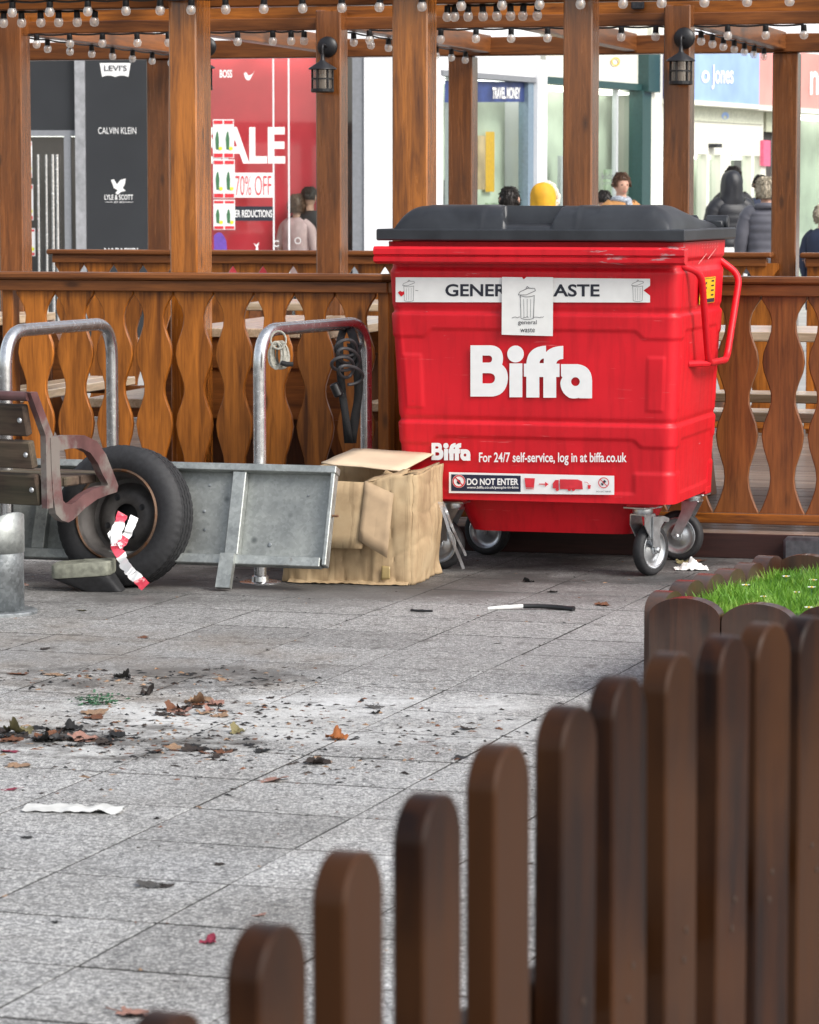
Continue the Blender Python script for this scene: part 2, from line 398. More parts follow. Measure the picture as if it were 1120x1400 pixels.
def bin_paint(name, c, wear):
    m, nt, ns, ls, b = newmat(name)
    tc = N(ns, 'ShaderNodeTexCoord')
    n1 = N(ns, 'ShaderNodeTexNoise', i_Scale=3.0, i_Detail=4.0); ls.new(tc.outputs['Object'], n1.inputs['Vector'])
    r1 = ramp(ns, [(.3, tuple(x*.86 for x in c)), (.7, tuple(x*1.08 for x in c))]); ls.new(n1.outputs[0], r1.inputs[0])
    mp = N(ns, 'ShaderNodeMapping'); mp.inputs['Scale'].default_value = (5, 5, 26); ls.new(tc.outputs['Object'], mp.inputs['Vector'])
    n2 = N(ns, 'ShaderNodeTexNoise', i_Scale=2.2, i_Detail=9.0, i_Roughness=.72); ls.new(mp.outputs[0], n2.inputs['Vector'])
    n3 = N(ns, 'ShaderNodeTexNoise', i_Scale=2.0, i_Detail=2.0); ls.new(tc.outputs['Object'], n3.inputs['Vector'])
    f = math_(ns, ls, 'MULTIPLY', n2.outputs[0], n3.outputs[0])
    r2 = ramp(ns, [(wear, (0,0,0)), (wear+.03, (1,1,1))]); ls.new(f, r2.inputs[0])
    cc = mixc(ns, ls, math_(ns, ls, 'MULTIPLY', r2.outputs[0], .8), r1.outputs[0], (.42, .30, .31))
    mp2 = N(ns, 'ShaderNodeMapping'); mp2.inputs['Scale'].default_value = (22, 22, 2.2); ls.new(tc.outputs['Object'], mp2.inputs['Vector'])
    n4 = N(ns, 'ShaderNodeTexNoise', i_Scale=1.6, i_Detail=5.0); ls.new(mp2.outputs[0], n4.inputs['Vector'])
    r4 = ramp(ns, [(.48, (1,1,1)), (.72, (.66,.58,.58))]); ls.new(n4.outputs[0], r4.inputs[0])
    cc = mixc(ns, ls, .5, cc, r4.outputs[0], 'MULTIPLY')
    mp5 = N(ns, 'ShaderNodeMapping'); mp5.inputs['Scale'].default_value = (3, 3, 75); mp5.inputs['Rotation'].default_value = (.0, .18, 0); ls.new(tc.outputs['Object'], mp5.inputs['Vector'])
    n5 = N(ns, 'ShaderNodeTexNoise', i_Scale=1.8, i_Detail=4.0, i_Roughness=.6); ls.new(mp5.outputs[0], n5.inputs['Vector'])
    r5 = ramp(ns, [(.69, (0,0,0)), (.73, (1,1,1))]); ls.new(n5.outputs[0], r5.inputs[0])
    cc = mixc(ns, ls, math_(ns, ls, 'MULTIPLY', r5.outputs[0], .35), cc, (.80, .28, .28))
    n6 = N(ns, 'ShaderNodeTexNoise', i_Scale=26.0, i_Detail=8.0, i_Roughness=.75); ls.new(tc.outputs['Object'], n6.inputs['Vector'])
    r6 = ramp(ns, [(.62, (0,0,0)), (.70, (1,1,1))]); ls.new(n6.outputs[0], r6.inputs[0])
    cc = mixc(ns, ls, math_(ns, ls, 'MULTIPLY', r6.outputs[0], .28), cc, (.22, .03, .03))
    ls.new(cc, b.inputs['Base Color'])
    rr = N(ns, 'ShaderNodeMapRange'); rr.inputs[3].default_value = .30; rr.inputs[4].default_value = .55
    ls.new(n2.outputs[0], rr.inputs[0]); ls.new(rr.outputs[0], b.inputs['Roughness'])
    nb = N(ns, 'ShaderNodeTexNoise', i_Scale=14.0, i_Detail=3.0); ls.new(tc.outputs['Object'], nb.inputs['Vector'])
    bump(ns, ls, b, nb.outputs[0], .16, .004); b.inputs['Specular IOR Level'].default_value = .38
    return m
M_RED = bin_paint('bin_red', (.63, .008, .018), .385)
M_REDW = bin_paint('bin_red_worn', (.62, .010, .020), .36)
def lid_mat():
    m, nt, ns, ls, b = newmat('bin_lid_plastic')
    tc = N(ns, 'ShaderNodeTexCoord')
    n1 = N(ns, 'ShaderNodeTexNoise', i_Scale=4.0, i_Detail=6.0, i_Roughness=.6); ls.new(tc.outputs['Object'], n1.inputs['Vector'])
    r1 = ramp(ns, [(.32, (.010,.011,.014)), (.7, (.036,.040,.047))]); ls.new(n1.outputs[0], r1.inputs[0])
    mp = N(ns, 'ShaderNodeMapping'); mp.inputs['Scale'].default_value = (3, 40, 40); mp.inputs['Rotation'].default_value = (0, 0, .5); ls.new(tc.outputs['Object'], mp.inputs['Vector'])
    n2 = N(ns, 'ShaderNodeTexNoise', i_Scale=1.6, i_Detail=8.0, i_Roughness=.7); ls.new(mp.outputs[0], n2.inputs['Vector'])
    r2 = ramp(ns, [(.66, (0,0,0)), (.74, (1,1,1))]); ls.new(n2.outputs[0], r2.inputs[0])
    ls.new(mixc(ns, ls, math_(ns, ls, 'MULTIPLY', r2.outputs[0], .3), r1.outputs[0], (.2,.21,.23)), b.inputs['Base Color'])
    b.inputs['Roughness'].default_value = .42; bump(ns, ls, b, n2.outputs[0], .08, .002)
    return m
M_LID = lid_mat()
def card_mat():
    m, nt, ns, ls, b = newmat('cardboard')
    tc = N(ns, 'ShaderNodeTexCoord')
    n1 = N(ns, 'ShaderNodeTexNoise', i_Scale=6.0, i_Detail=6.0, i_Roughness=.6); ls.new(tc.outputs['Object'], n1.inputs['Vector'])
    r1 = ramp(ns, [(.25, (.24,.155,.082)), (.5, (.41,.295,.17)), (.75, (.50,.385,.24))]); ls.new(n1.outputs[0], r1.inputs[0])
    mpc = N(ns, 'ShaderNodeMapping'); mpc.inputs['Scale'].default_value = (48, 48, 1.6); ls.new(tc.outputs['Object'], mpc.inputs['Vector'])
    wv = N(ns, 'ShaderNodeTexNoise', i_Scale=1.0, i_Detail=3.0, i_Roughness=.6); ls.new(mpc.outputs[0], wv.inputs['Vector'])
    n2 = N(ns, 'ShaderNodeTexNoise', i_Scale=2.5, i_Detail=5.0); ls.new(tc.outputs['Object'], n2.inputs['Vector'])
    r2 = ramp(ns, [(.55, (0,0,0)), (.68, (1,1,1))]); ls.new(n2.outputs[0], r2.inputs[0])
    c = mixc(ns, ls, math_(ns, ls, 'MULTIPLY', r2.outputs[0], .45), r1.outputs[0], (.26,.17,.08))
    rw = ramp(ns, [(.36,(.62,.6,.56)),(.46,(1,1,1))]); ls.new(wv.outputs[0], rw.inputs[0]); c = mixc(ns, ls, .55, c, rw.outputs[0], 'MULTIPLY')
    ls.new(c, b.inputs['Base Color']); b.inputs['Roughness'].default_value = .82
    h = math_(ns, ls, 'ADD', math_(ns, ls, 'MULTIPLY', rw.outputs[0], .7), n1.outputs[0])
    bump(ns, ls, b, h, .5, .003)
    return m
M_CARD = card_mat()
M_CARDP = plain('sky_lit_cardboard', (.60, .47, .33), .85, var=.08, scale=8, bmp=.1)  # paler card, skylight on the raised flaps put into the colour
M_TAPEB = plain('brown_parcel_tape', (.33, .24, .10), .3, var=.12)

def paving_mat():
    m, nt, ns, ls, b = newmat('exposed_aggregate_paving')
    ge = N(ns, 'ShaderNodeNewGeometry'); oi = N(ns, 'ShaderNodeObjectInfo')
    vo = N(ns, 'ShaderNodeTexVoronoi', i_Scale=125.0, i_Randomness=1.0); ls.new(ge.outputs['Position'], vo.inputs['Vector'])
    vd = N(ns, 'ShaderNodeTexVoronoi', i_Scale=125.0, feature='DISTANCE_TO_EDGE'); ls.new(ge.outputs['Position'], vd.inputs['Vector'])
    sp = N(ns, 'ShaderNodeSeparateColor'); ls.new(vo.outputs['Color'], sp.inputs[0])
    rs = ramp(ns, [(.0, (.17,.17,.17)), (.2, (.30,.30,.30)), (.5, (.44,.44,.435)), (.8, (.57,.568,.56)), (1.0, (.66,.655,.645))]); ls.new(sp.outputs[0], rs.inputs[0])
    re = ramp(ns, [(.02, (.45,.45,.45)), (.18, (1,1,1))]); ls.new(vd.outputs['Distance'], re.inputs[0])
    c = mixc(ns, ls, 1.0, rs.outputs[0], re.outputs[0], 'MULTIPLY')
    # broad grime and per-slab tone
    n1 = N(ns, 'ShaderNodeTexNoise', i_Scale=1.3, i_Detail=6.0, i_Roughness=.62); ls.new(ge.outputs['Position'], n1.inputs['Vector'])
    r1 = ramp(ns, [(.28, (.62,.60,.57)), (.5, (.93,.92,.9)), (.72, (1.1,1.1,1.1))]); ls.new(n1.outputs[0], r1.inputs[0])
    c = mixc(ns, ls, 1.0, c, r1.outputs[0], 'MULTIPLY')
    mr = N(ns, 'ShaderNodeMapRange'); mr.inputs[3].default_value = .80; mr.inputs[4].default_value = 1.10; ls.new(oi.outputs['Random'], mr.inputs[0])
    hv = N(ns, 'ShaderNodeHueSaturation'); ls.new(c, hv.inputs['Color']); ls.new(mr.outputs[0], hv.inputs['Value']); c = hv.outputs[0]
    sx = N(ns, 'ShaderNodeSeparateXYZ'); ls.new(ge.outputs['Position'], sx.inputs[0])
    def blob(cx, cy, rx, ry):
        a = math_(ns, ls, 'DIVIDE', math_(ns, ls, 'SUBTRACT', sx.outputs[0], cx), rx); a = math_(ns, ls, 'MULTIPLY', a, a)
        e = math_(ns, ls, 'DIVIDE', math_(ns, ls, 'SUBTRACT', sx.outputs[1], cy), ry); e = math_(ns, ls, 'MULTIPLY', e, e)
        return math_(ns, ls, 'SUBTRACT', 1.0, math_(ns, ls, 'ADD', a, e), True)
    def stain(c, mask, scale, lo, hi, colr, amt, rough=.7):
        n = N(ns, 'ShaderNodeTexNoise', i_Scale=scale, i_Detail=8.0, i_Roughness=rough); ls.new(ge.outputs['Position'], n.inputs['Vector'])
        n2_ = N(ns, 'ShaderNodeMapRange'); n2_.inputs[1].default_value = .34; n2_.inputs[2].default_value = .66; ls.new(n.outputs[0], n2_.inputs[0])
        f = math_(ns, ls, 'ADD', math_(ns, ls, 'MULTIPLY', math_(ns, ls, 'MULTIPLY', mask, 1.8, True), .5), math_(ns, ls, 'MULTIPLY', n2_.outputs[0], .5))
        r = ramp(ns, [(lo, (0,0,0)), (hi, (1,1,1))]); ls.new(f, r.inputs[0])
        k = math_(ns, ls, 'MULTIPLY', math_(ns, ls, 'MULTIPLY', r.outputs[0], math_(ns, ls, 'GREATER_THAN', mask, .001)), amt)
        return mixc(ns, ls, k, c, colr)
    # brown tannin stain on the left, bleached white powder spill, sooty black scorch, dark dirt by the deck, blackened to hold the shade under the bin
    c = stain(c, blob(-1.05, 10.2, 1.0, 1.5), 3.0, .58, 1.0, (.20,.155,.11), .55)
    c = stain(c, blob(-.10, 9.25, 1.05, .62), 3.3, .62, .95, (.62,.62,.61), .7, .8)
    c = stain(c, blob(-.75, 9.10, .85, .70), 4.0, .66, 1.0, (.62,.615,.59), .7, .78)
    c = stain(c, blob(-.75, 10.05, .65, .35), 4.0, .60, .85, (.05,.045,.04), .7)
    c = stain(c, blob(-.80, 8.85, .55, .40), 6.5, .66, .86, (.05,.043,.035), .75)
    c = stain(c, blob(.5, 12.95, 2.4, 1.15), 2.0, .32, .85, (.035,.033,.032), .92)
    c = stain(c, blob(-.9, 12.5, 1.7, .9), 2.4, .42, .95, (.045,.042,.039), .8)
    c = stain(c, blob(-.4, 11.0, 3.2, 2.4), 12.0, .84, .93, (.06,.055,.05), .6)
    c = stain(c, blob(-.2, 11.3, 3.0, 1.6), 1.3, .55, 1.0, (.15,.14,.13), .5)
    n9 = N(ns, 'ShaderNodeTexNoise', i_Scale=19.0, i_Detail=5.0, i_Roughness=.6); ls.new(ge.outputs['Position'], n9.inputs['Vector'])
    r9 = ramp(ns, [(.64, (0,0,0)), (.70, (1,1,1))]); ls.new(n9.outputs[0], r9.inputs[0])
    c = mixc(ns, ls, math_(ns, ls, 'MULTIPLY', r9.outputs[0], .5), c, (.09,.088,.085))
    c = mixc(ns, ls, 1.0, c, (.97,.975,.985), 'MULTIPLY')
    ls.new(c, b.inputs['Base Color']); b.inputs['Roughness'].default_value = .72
    h = math_(ns, ls, 'ADD', math_(ns, ls, 'MULTIPLY', re.outputs[0], .6), math_(ns, ls, 'MULTIPLY', sp.outputs[0], .5))
    bump(ns, ls, b, h, .4, .002)
    return m
M_PAVE = paving_mat()
M_JOINT = plain('joint_grit', (.020, .018, .016), .95, var=.5, scale=60, bmp=.5, patch=(.18,.175,.17,.58,3.2))
M_KERB = plain('dark_kerb_stone', (.055, .058, .066), .75, var=.35, scale=40, bmp=.4)

# ------------------------------------------------------------------ the setting: pavement of square slabs
g = MB(); g.add([(-120,-20,-.0006),(120,-20,-.0006),(120,220,-.0006),(-120,220,-.0006)], [(0,1,2,3)])
pavement = setting(g.build('pavement', M_JOINT))
PA = R(18); pu = Vector((math.cos(PA), -math.sin(PA), 0)); pv = Vector((math.sin(PA), math.cos(PA), 0)); PO = Vector((-.761, 7.115, 0)); PS = .4
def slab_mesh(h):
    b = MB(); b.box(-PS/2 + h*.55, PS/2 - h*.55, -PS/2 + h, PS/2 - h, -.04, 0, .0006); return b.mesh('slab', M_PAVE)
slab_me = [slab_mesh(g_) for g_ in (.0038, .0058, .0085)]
cands = []
for i in range(-14, 22):
    for j in range(-20, 22):
        c = PO + pu * ((i + .5) * PS) + pv * ((j + .5) * PS)
        d = c - DO; vv = d.x * DS + d.y * DC
        if vv > .15 or c.y < .6 or abs(c.x) > 4.5: continue
        t = (c - EYE); dep = t.dot(FW); px = 560 + FPX * t.x / dep; py = 700 - FPX * t.dot(UP) / dep
        cands.append((not (-60 < px < 1180 and py < 1470), c.length, c))
cands.sort(key=lambda q: (q[0], q[1]))
rest = MB(); rng = random.Random(3)
for k, (off, _, c) in enumerate(cands):
    dz = rng.uniform(0, .0008); tx, ty = 0, 0
    if k < 290 and not off:
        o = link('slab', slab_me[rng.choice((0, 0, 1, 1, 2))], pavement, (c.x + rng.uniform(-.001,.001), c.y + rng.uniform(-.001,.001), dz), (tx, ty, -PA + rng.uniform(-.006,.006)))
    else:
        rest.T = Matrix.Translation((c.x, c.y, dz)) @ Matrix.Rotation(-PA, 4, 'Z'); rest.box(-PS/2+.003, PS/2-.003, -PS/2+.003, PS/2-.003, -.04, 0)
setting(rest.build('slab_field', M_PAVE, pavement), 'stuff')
# street paving beyond the terrace
g = MB(); g.add([(-60,21,.003),(60,21,.003),(60,120,.003),(-60,120,.003)], [(0,1,2,3)])
setting(g.build('street', plain('street_paving', (.34,.33,.31), .8, var=.2, scale=2, bmp=.2)))

# ------------------------------------------------------------------ timber terrace deck
deck = setting(link('deck', None, None, D(0,0), (0,0,-TH)))
U0, U1, VD = -4.6, 3.6, 6.1
b = MB(); b.box(U0, U1, .03, VD, .0, .078); b.build('substructure', M_BLACK, deck)
b = MB(); b.box(U0, 1.62, 0, .028, 0, .1, .003); b.build('fascia_board', W_FASCIA, deck)
b = MB(); b.box(1.622, U1, 0, .028, 0, .1, .003); b.build('fascia_board', W_FASCIA, deck)
b = MB(); b.box(-4.1, 4.1, -.066, .066, -.012, .012, .003); pm = b.mesh('plank', W_DECK)
nv = int((VD - .03) / .138)
for i in range(nv): link('plank', pm, deck, (-.5, .072 + i*.138, .092 + rng.uniform(-.001,.001)))
b = MB(); b.box(-.42, .42, -.075, .0, 0, .098, .012)
kb = b.build('kerb_block', M_KERB, None, D(1.97, -.006), (0,0,-TH), True)
tag(kb, 'dark grey stone block lying against the deck edge beside the lawn', 'kerb block')

# ------------------------------------------------------------------ balustrades
def board_mesh(width, z0, z1, thick, mat, wide=.043, narrow=.006, flip=1):
    H = width/2
    pts = [(0, .0015), (.038, .0015), (.085, .6), (.165, 1.0), (.245, .62), (.315, .16), (.36, .09), (.41, .17), (.47, .62), (.53, .95), (.56, 1.0), (.60, .9), (.655, .55), (.71, .2), (.75, .10), (.79, .2), (.85, .62), (.90, .92), (.925, 1.0), (.95, .93), (.985, .5), (1.0, .0015)]
    # profile of the half gap from the bottom tip upwards
    prof = [(.175, 0), (.20, .30), (.235, .62), (.275, .90), (.315, 1), (.355, .90), (.40, .58), (.44, .30), (.485, .14), (.53, .30), (.575, .70), (.61, .95), (.635, 1), (.66, .95), (.70, .66), (.74, .30), (.78, .14), (.82, .26), (.865, .66), (.90, .92), (.94, 1), (.975, .80), (1.005, .42), (1.03, 0)]
    R_ = [(H - .0012, z0)] + [(H - .0012 - wide*w, z) for z, w in prof] + [(H - .0012, z1)]
    L_ = [(-x, z) for x, z in R_][::-1]
    poly = R_ + L_; n = len(R_)
    b = MB(); ch = .004
    def ins(x): return x - ch if x > 0 else x + ch
    vs = []; ys = (-thick/2, -thick/2+ch, thick/2-ch, thick/2)
    for y, k in zip(ys, (1, 0, 0, 1)):
        vs += [((ins(x) if k else x), y, z) for x, z in poly]
    m = len(poly); fs = []
    for l in range(3):
        for i in range(m): j = (i+1) % m; fs.append((l*m+i, l*m+j, (l+1)*m+j, (l+1)*m+i))
    for base in (0, 3*m):
        for i in range(n-1):
            fs.append((base+i, base+i+1, base+m-2-i, base+m-1-i))
    b.add(vs, fs)
    return b.mesh('board', mat, True, 40)
def balustrade(label, u0, u1, v, centres, bw, lower_rail=True, mats=W, posts=()):
    t = thing('balustrade', label, 'balustrade', D(0, v), -TH)
    me = board_mesh(bw, .172, 1.062, .024, mats['z'])
    for c in centres: link('board', me, t, (c, 0, 0), (0, 0, rng.uniform(-.012, .012)))
    b = MB(); b.box(u0-.03, u1+.03, -.055, .05, 1.092, 1.122, .008); b.build('handrail', WD['x'], t, smooth=False)
    b = MB(); b.box(u0, u1, -.034, -.0125, 1.043, 1.0915, .004); b.build('rail', WD['x'], t)
    b = MB(); b.box(u0, u1, -.04, -.0125, .13, .171, .004); b.build('rail', W['x'], t)
    for p in posts:
        b = MB(); b.box(p-.024, p+.024, -.01, .075, .104, 1.091, .004); b.build('post', mats['z'], t)
    return t
balustrade('carved board balustrade in front of the deck, left of the red bin', -1.86, -.12, .13, [-1.672 + .1762*k for k in range(9)], .1762, posts=(-1.80, -.143))
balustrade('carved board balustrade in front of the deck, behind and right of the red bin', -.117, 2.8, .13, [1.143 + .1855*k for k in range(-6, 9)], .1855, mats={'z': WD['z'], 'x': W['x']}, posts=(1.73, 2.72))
balustrade('carved board balustrade along the back of the deck, left of the hooded lamp post', -3.7, -1.3, 5.62, [-3.6 + .1855*k for k in range(13)], .1855, posts=(-3.6,))
balustrade('carved board balustrade along the back of the deck, behind the red bin', -1.04, .58, 5.62, [-.93 + .1855*k for k in range(9)], .1855, posts=(.55,))
balustrade('carved board balustrade along the back of the deck at the right edge', .80, 2.6, 5.62, [.91 + .1855*k for k in range(9)], .1855, posts=(.83,))

# ------------------------------------------------------------------ pergola over the deck
perg = thing('pergola', 'brown timber pergola of square posts and beams over the deck', 'pergola', D(0,0), -TH)
def pg_post(u, v, w, top, mat=W, d=None):
    b = MB(); b.box(-w/2, w/2, -w/2, (d or w)-w/2, .104, top, .006)
    return b.build('post', mat['z'], perg, (u, v, 0))
COLS = (-2.83, -1.07, .63, 2.36)
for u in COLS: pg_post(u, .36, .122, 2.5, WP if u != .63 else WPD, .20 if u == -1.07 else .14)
pg_post(-.075, .36, .152, 2.5, WP)
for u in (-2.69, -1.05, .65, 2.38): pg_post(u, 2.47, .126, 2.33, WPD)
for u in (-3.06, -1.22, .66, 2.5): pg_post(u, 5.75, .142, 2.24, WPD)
def beam(v, z0, z1, t, mat, u0=-4.4, u1=3.4):
    b = MB(); b.box(u0, u1, v-t/2, v+t/2, z0, z1, .006); return b.build('beam', mat, perg)
beam(.62, 2.245, 2.43, .08, WD['x'])
beam(.24, 2.27, 2.43, .05, WD['x'])
beam(2.60, 2.275, 2.43, .10, W['x'])
b = MB(); b.box(-4.4, 3.4, 2.52, 2.549, 2.24, 2.30, .004); b.build('trim', WD['x'], perg)
beam(5.72, 2.2405, 2.345, .12, WD['x'])
beam(4.1, 2.40, 2.50, .06, WD['x'])
for k, u in enumerate((-4.05, -2.83, -1.95, -1.07, -.22, .63, 1.5, 2.36)):
    b = MB(); b.box(-.035, .035, 0, 3.02, 0, .10, .005)
    o = b.build('rafter', WD['y'], perg, (u, 2.66, 2.255), (R(0.0), 0, 0))
    b = MB(); b.box(-.03, .03, 0, 2.0, 0, .10, .005)
    b.build('rafter', WD['y'], perg, (u, .56, 2.44))

# festoon lights
gl = MB(); gl.lathe([(.0,-.066),(.008,-.0655),(.0155,-.061),(.0195,-.052),(.0205,-.045),(.0195,-.037),(.0155,-.029),(.0125,-.024)], 14)
bulb_me = gl.mesh('bulb', M_BULB, True, 80)
so = MB(); so.lathe([(0,.002),(.010,.002),(.0135,-.002),(.0145,-.028),(.0125,-.031),(0,-.031)], 12); sock_me = so.mesh('lamp_holder', M_BLKPL, True)
fi = MB()
for k in range(4): fi.tube([(.005*math.cos(k*1.57), .005*math.sin(k*1.57), -.032), (.004*math.cos(k*1.57+.5), .004*math.sin(k*1.57+.5), -.052)], .0011, 5)
fil_me = fi.mesh('filament', M_FIL)
def festoon(label, pts, sag=.0):
    root = thing('festoon_light', label, 'string lights', pts[0], 0, 'festoon lights on the pergola')
    b = MB(); P0 = Vector(pts[0]); path = []
    for a, c in zip(pts[:-1], pts[1:]):
        a, c = Vector(a), Vector(c)
        for k in range(4):
            t = k/4; path.append(a.lerp(c, t) - P0 + Vector((0,0,-sag*4*t*(1-t) + .004)))
    path.append(Vector(pts[-1]) - P0 + Vector((0,0,.004)))
    b.tube(path, .0045, 6); b.build('cable', M_BLKPL, root)
    for p in pts:
        h = link('lamp_holder', sock_me, root, Vector(p) - P0, (rng.uniform(-.06,.06), rng.uniform(-.06,.06), rng.uniform(0,6)))
        link('bulb', bulb_me, h); link('filament', fil_me, h)
def row(pxs, py, v, z=None):
    out = []
    for px in pxs:
        u, zz = deck_uv(px, py, v); out.append(D(u, v, z if z is not None else zz))
    return out
festoon('string of clear bulbs under the front beam, left of the broad middle post', row([-36, 17, 68, 120, 172, 219, 262, 308, 361, 413, 467, 520], 0, .25, 2.262), .008)
festoon('string of clear bulbs under the front beam, right of the broad middle post', row([577, 630, 686, 738, 794, 852, 905, 963, 1021, 1080, 1140], 0, .25, 2.262), .008)
festoon('string of closely set bulbs under the front beam at the left edge', row([-20, 5, 29, 55, 80, 105, 130], 0, .62, 2.238), .004)
festoon('string of closely set bulbs above the bin lid between two posts', row([612, 622, 640, 660, 679, 698, 716, 735], 0, .62, 2.238), .004)
festoon('string of bulbs under the second beam at the left', row([4, 50, 95, 140, 187, 230, 277, 325, 373, 398, 416], 42, 2.50, 2.233), .006)
festoon('string of bulbs under the second beam in the middle and right', row([505, 553, 603, 651, 699, 749, 799, 850, 897, 945, 995, 1047, 1099], 34, 2.50, 2.233), .006)
for lab, u in (('string of bulbs along the rafter at the left edge', -2.83), ('string of bulbs along the rafter beside the left lantern', -1.07), ('string of bulbs along the rafter above the blue shop sign', .63)):
    festoon(lab, [D(u - .045, 2.75 + k*.33, 2.25) for k in range(9)], .006)

# wall lanterns
def lantern(label, px, py_disc, v, post_w):
    u, z = deck_uv(px, py_disc, v)
    root = thing('wall_lantern', label, 'lantern', D(u, v, z), -TH, 'wall lanterns on the pergola posts')
    b = MB(); b.T = Matrix.Rotation(R(90), 4, 'X'); b.lathe([(0,.022),(.016,.022),(.030,.018),(.046,.010),(.050,.004),(.050,0),(0,0)], 24); b.build('wall_plate', M_BLACK, root, smooth=True)
    b = MB(); b.tube(path_round([(0,-.015,0),(0,-.085,.012),(0,-.088,-.05)], .03, 6), .0055, 8); b.build('arm', M_BLACK, root, smooth=True)
    b = MB(); b.lathe([(0,-.035),(.008,-.04),(.010,-.062),(.016,-.072),(.066,-.104),(.069,-.110),(.060,-.112),(0,-.112)], 20); b.build('lantern_roof', M_BLACK, root, (0,-.088,0), smooth=True)
    b = MB(); b.T = None; b.lathe([(.046,-.113),(.046,-.206)], 20); b.build('glass', M_LGLASS, root, (0,-.088,0), smooth=True)
    cage = MB(); n = 6
    for k in range(n):
        w = 2*math.pi*k/n + .3; cage.tube([(.049*math.cos(w), .049*math.sin(w), -.112), (.049*math.cos(w), .049*math.sin(w), -.208)], .005, 6)
    cage.lathe([(.045,-.152),(.053,-.152),(.053,-.159),(.045,-.159)], 20, closed=True)
    cage.lathe([(0,-.202),(.055,-.202),(.056,-.216),(.05,-.220),(0,-.220)], 20)
    cage.build('cage', M_BLACK, root, (0,-.088,0))
    b = MB(); b.lathe([(0,-.13),(.012,-.135),(.018,-.155),(.012,-.18),(.009,-.2),(0,-.2)], 12); b.build('bulb', M_BULB, root, (0,-.088,0), smooth=True)
lantern('black wall lantern on the post left of the broad middle post', 448, 64, 2.405, .126)
lantern('black wall lantern on the post above the red bin', 936, 52, 2.405, .126)
lantern('black wall lantern half hidden behind the left square post', 283, 64, 3.0, .126)
u_, z_ = deck_uv(873, 4, 2.54); b = MB(); b.box(-.03, .03, -.03, 0, -.03, .05, .006)
tag(b.build('switch_box', M_KERB, None, D(u_, 2.54, z_), (0,0,-TH)), 'small grey electrical switch box on the pergola beam', 'switch box')

# picnic tables on the deck
def picnic_table(label, u, v, rz, L=1.3):
    t = thing('picnic_table', label, 'table', D(u, v, .104), -TH + rz, 'picnic tables on the deck')
    for k in range(5):
        b = MB(); b.box(-L/2, L/2, -.068, .068, -.02, .02, .004); b.build('top_plank', WT['x'], t, (0, (k-2)*.142, .75))
    for s in (-1, 1):
        for k in (0, 1):
            b = MB(); b.box(-L/2, L/2, -.065, .065, -.02, .02, .004); b.build('seat_plank', WT['x'], t, (0, s*(.56 + k*.138), .44))
        poly = [(-.82,.38),(.82,.38),(.82,.419),(.50,.419),(.36,.729),(-.36,.729),(-.50,.419),(-.82,.419)]
        b = MB(); b.prism(poly, -.03, .03, 'x'); b.build('cross_frame', WD['y'], t, (s*(L/2-.06), 0, 0))
        b = MB(); b.box(s*(L/2-.03)-.012, s*(L/2-.03)+.012, -.33, .33, .60, .729); b.build('apron', WD['y'], t)  # apron added to darken what shows through the balustrade gaps
        for k in range(6):
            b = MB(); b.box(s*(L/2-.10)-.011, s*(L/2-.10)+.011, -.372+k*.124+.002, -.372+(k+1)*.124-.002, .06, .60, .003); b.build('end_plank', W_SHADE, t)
        for q in (-1, 1):
            b = MB(); b.prism([(q*.62,0),(q*.48,0),(q*.28,.38),(q*.40,.38)], -.04, .04, 'x'); b.build('leg', WD['z'], t, (s*(L/2-.06), 0, 0))
picnic_table('pale topped picnic table on the deck behind the left hoop', -2.75, 1.45, R(90), 1.6)
picnic_table('pale topped picnic table on the deck behind the rope-hung hoop', -.86, 1.35, R(91), 1.6)
picnic_table('pale topped picnic table on the deck right of the red bin', 1.55, 1.1, R(-2), 1.4)
picnic_table('pale topped picnic table at the back of the deck', -1.2, 4.2, R(4), 1.5)

# ------------------------------------------------------------------ shops across the street
M_CLAD = plain('white_cladding', (.70,.71,.73), .5, var=.05, scale=3)
M_CREAM = plain('cream_render', (.64,.64,.57), .7, var=.05, scale=3)
M_CHAR = plain('charcoal_panel', (.018,.020,.024), .45, var=.15, scale=2)
M_GREYF = plain('grey_frame', (.20,.21,.23), .4, var=.1)
M_LFRAME = plain('pale_grey_frame', (.48,.50,.52), .4, var=.08)
M_GREENF = plain('dark_green_frame', (.02,.06,.06), .4)
M_DISPRED = plain('red_display', (.74,.045,.07), .6, var=.25, scale=1.2, patch=(.70,.20,.22,.56,1.1))
M_DARKIN = plain('dim_interior', (.05,.045,.045), .8, var=.4, scale=2)
M_PALEIN = plain('pale_interior', (.46,.52,.42), .8, var=.3, scale=1.5)
M_BLUES = plain('blue_sign', (.27,.40,.70), .5, var=.15, scale=2)
M_NAVYS = plain('navy_sign', (.03,.05,.16), .45, var=.3, scale=6)
M_REDS = plain('faded_red_sign', (.76,.28,.25), .5, var=.12, scale=2)
M_PURP = plain('purple_print', (.13,.06,.36), .5)
M_LIME = plain('lime_print', (.72,.75,.04), .5)
M_GRNP = plain('green_print', (.05,.16,.07), .5)
M_PINK = plain('pink_print', (.70,.12,.22), .5)
M_TANP = plain('tan_display', (.50,.36,.20), .7, var=.3, scale=4); M_GREYP = plain('grey_display', (.30,.32,.31), .7, var=.4, scale=5); M_SAGEP = plain('sage_display', (.34,.42,.30), .7, var=.4, scale=4)
FY = 34.0
def fx(px): return at(px, 265, FY).x
def fz(py): return at(560, py, FY).z
shop = thing('clothing_shop', 'clothing shop with black brand panel and red sale window across the street', 'shop', (0, FY, 0))
def lbox(name, p0, p1, q0, q1, y0, y1, mat, parent=shop, z0=None, ch=.0):
    b = MB(); b.box(fx(p0), fx(p1), y0, y1, fz(q1) if z0 is None else z0, fz(q0), ch); return b.build(name, mat, parent)
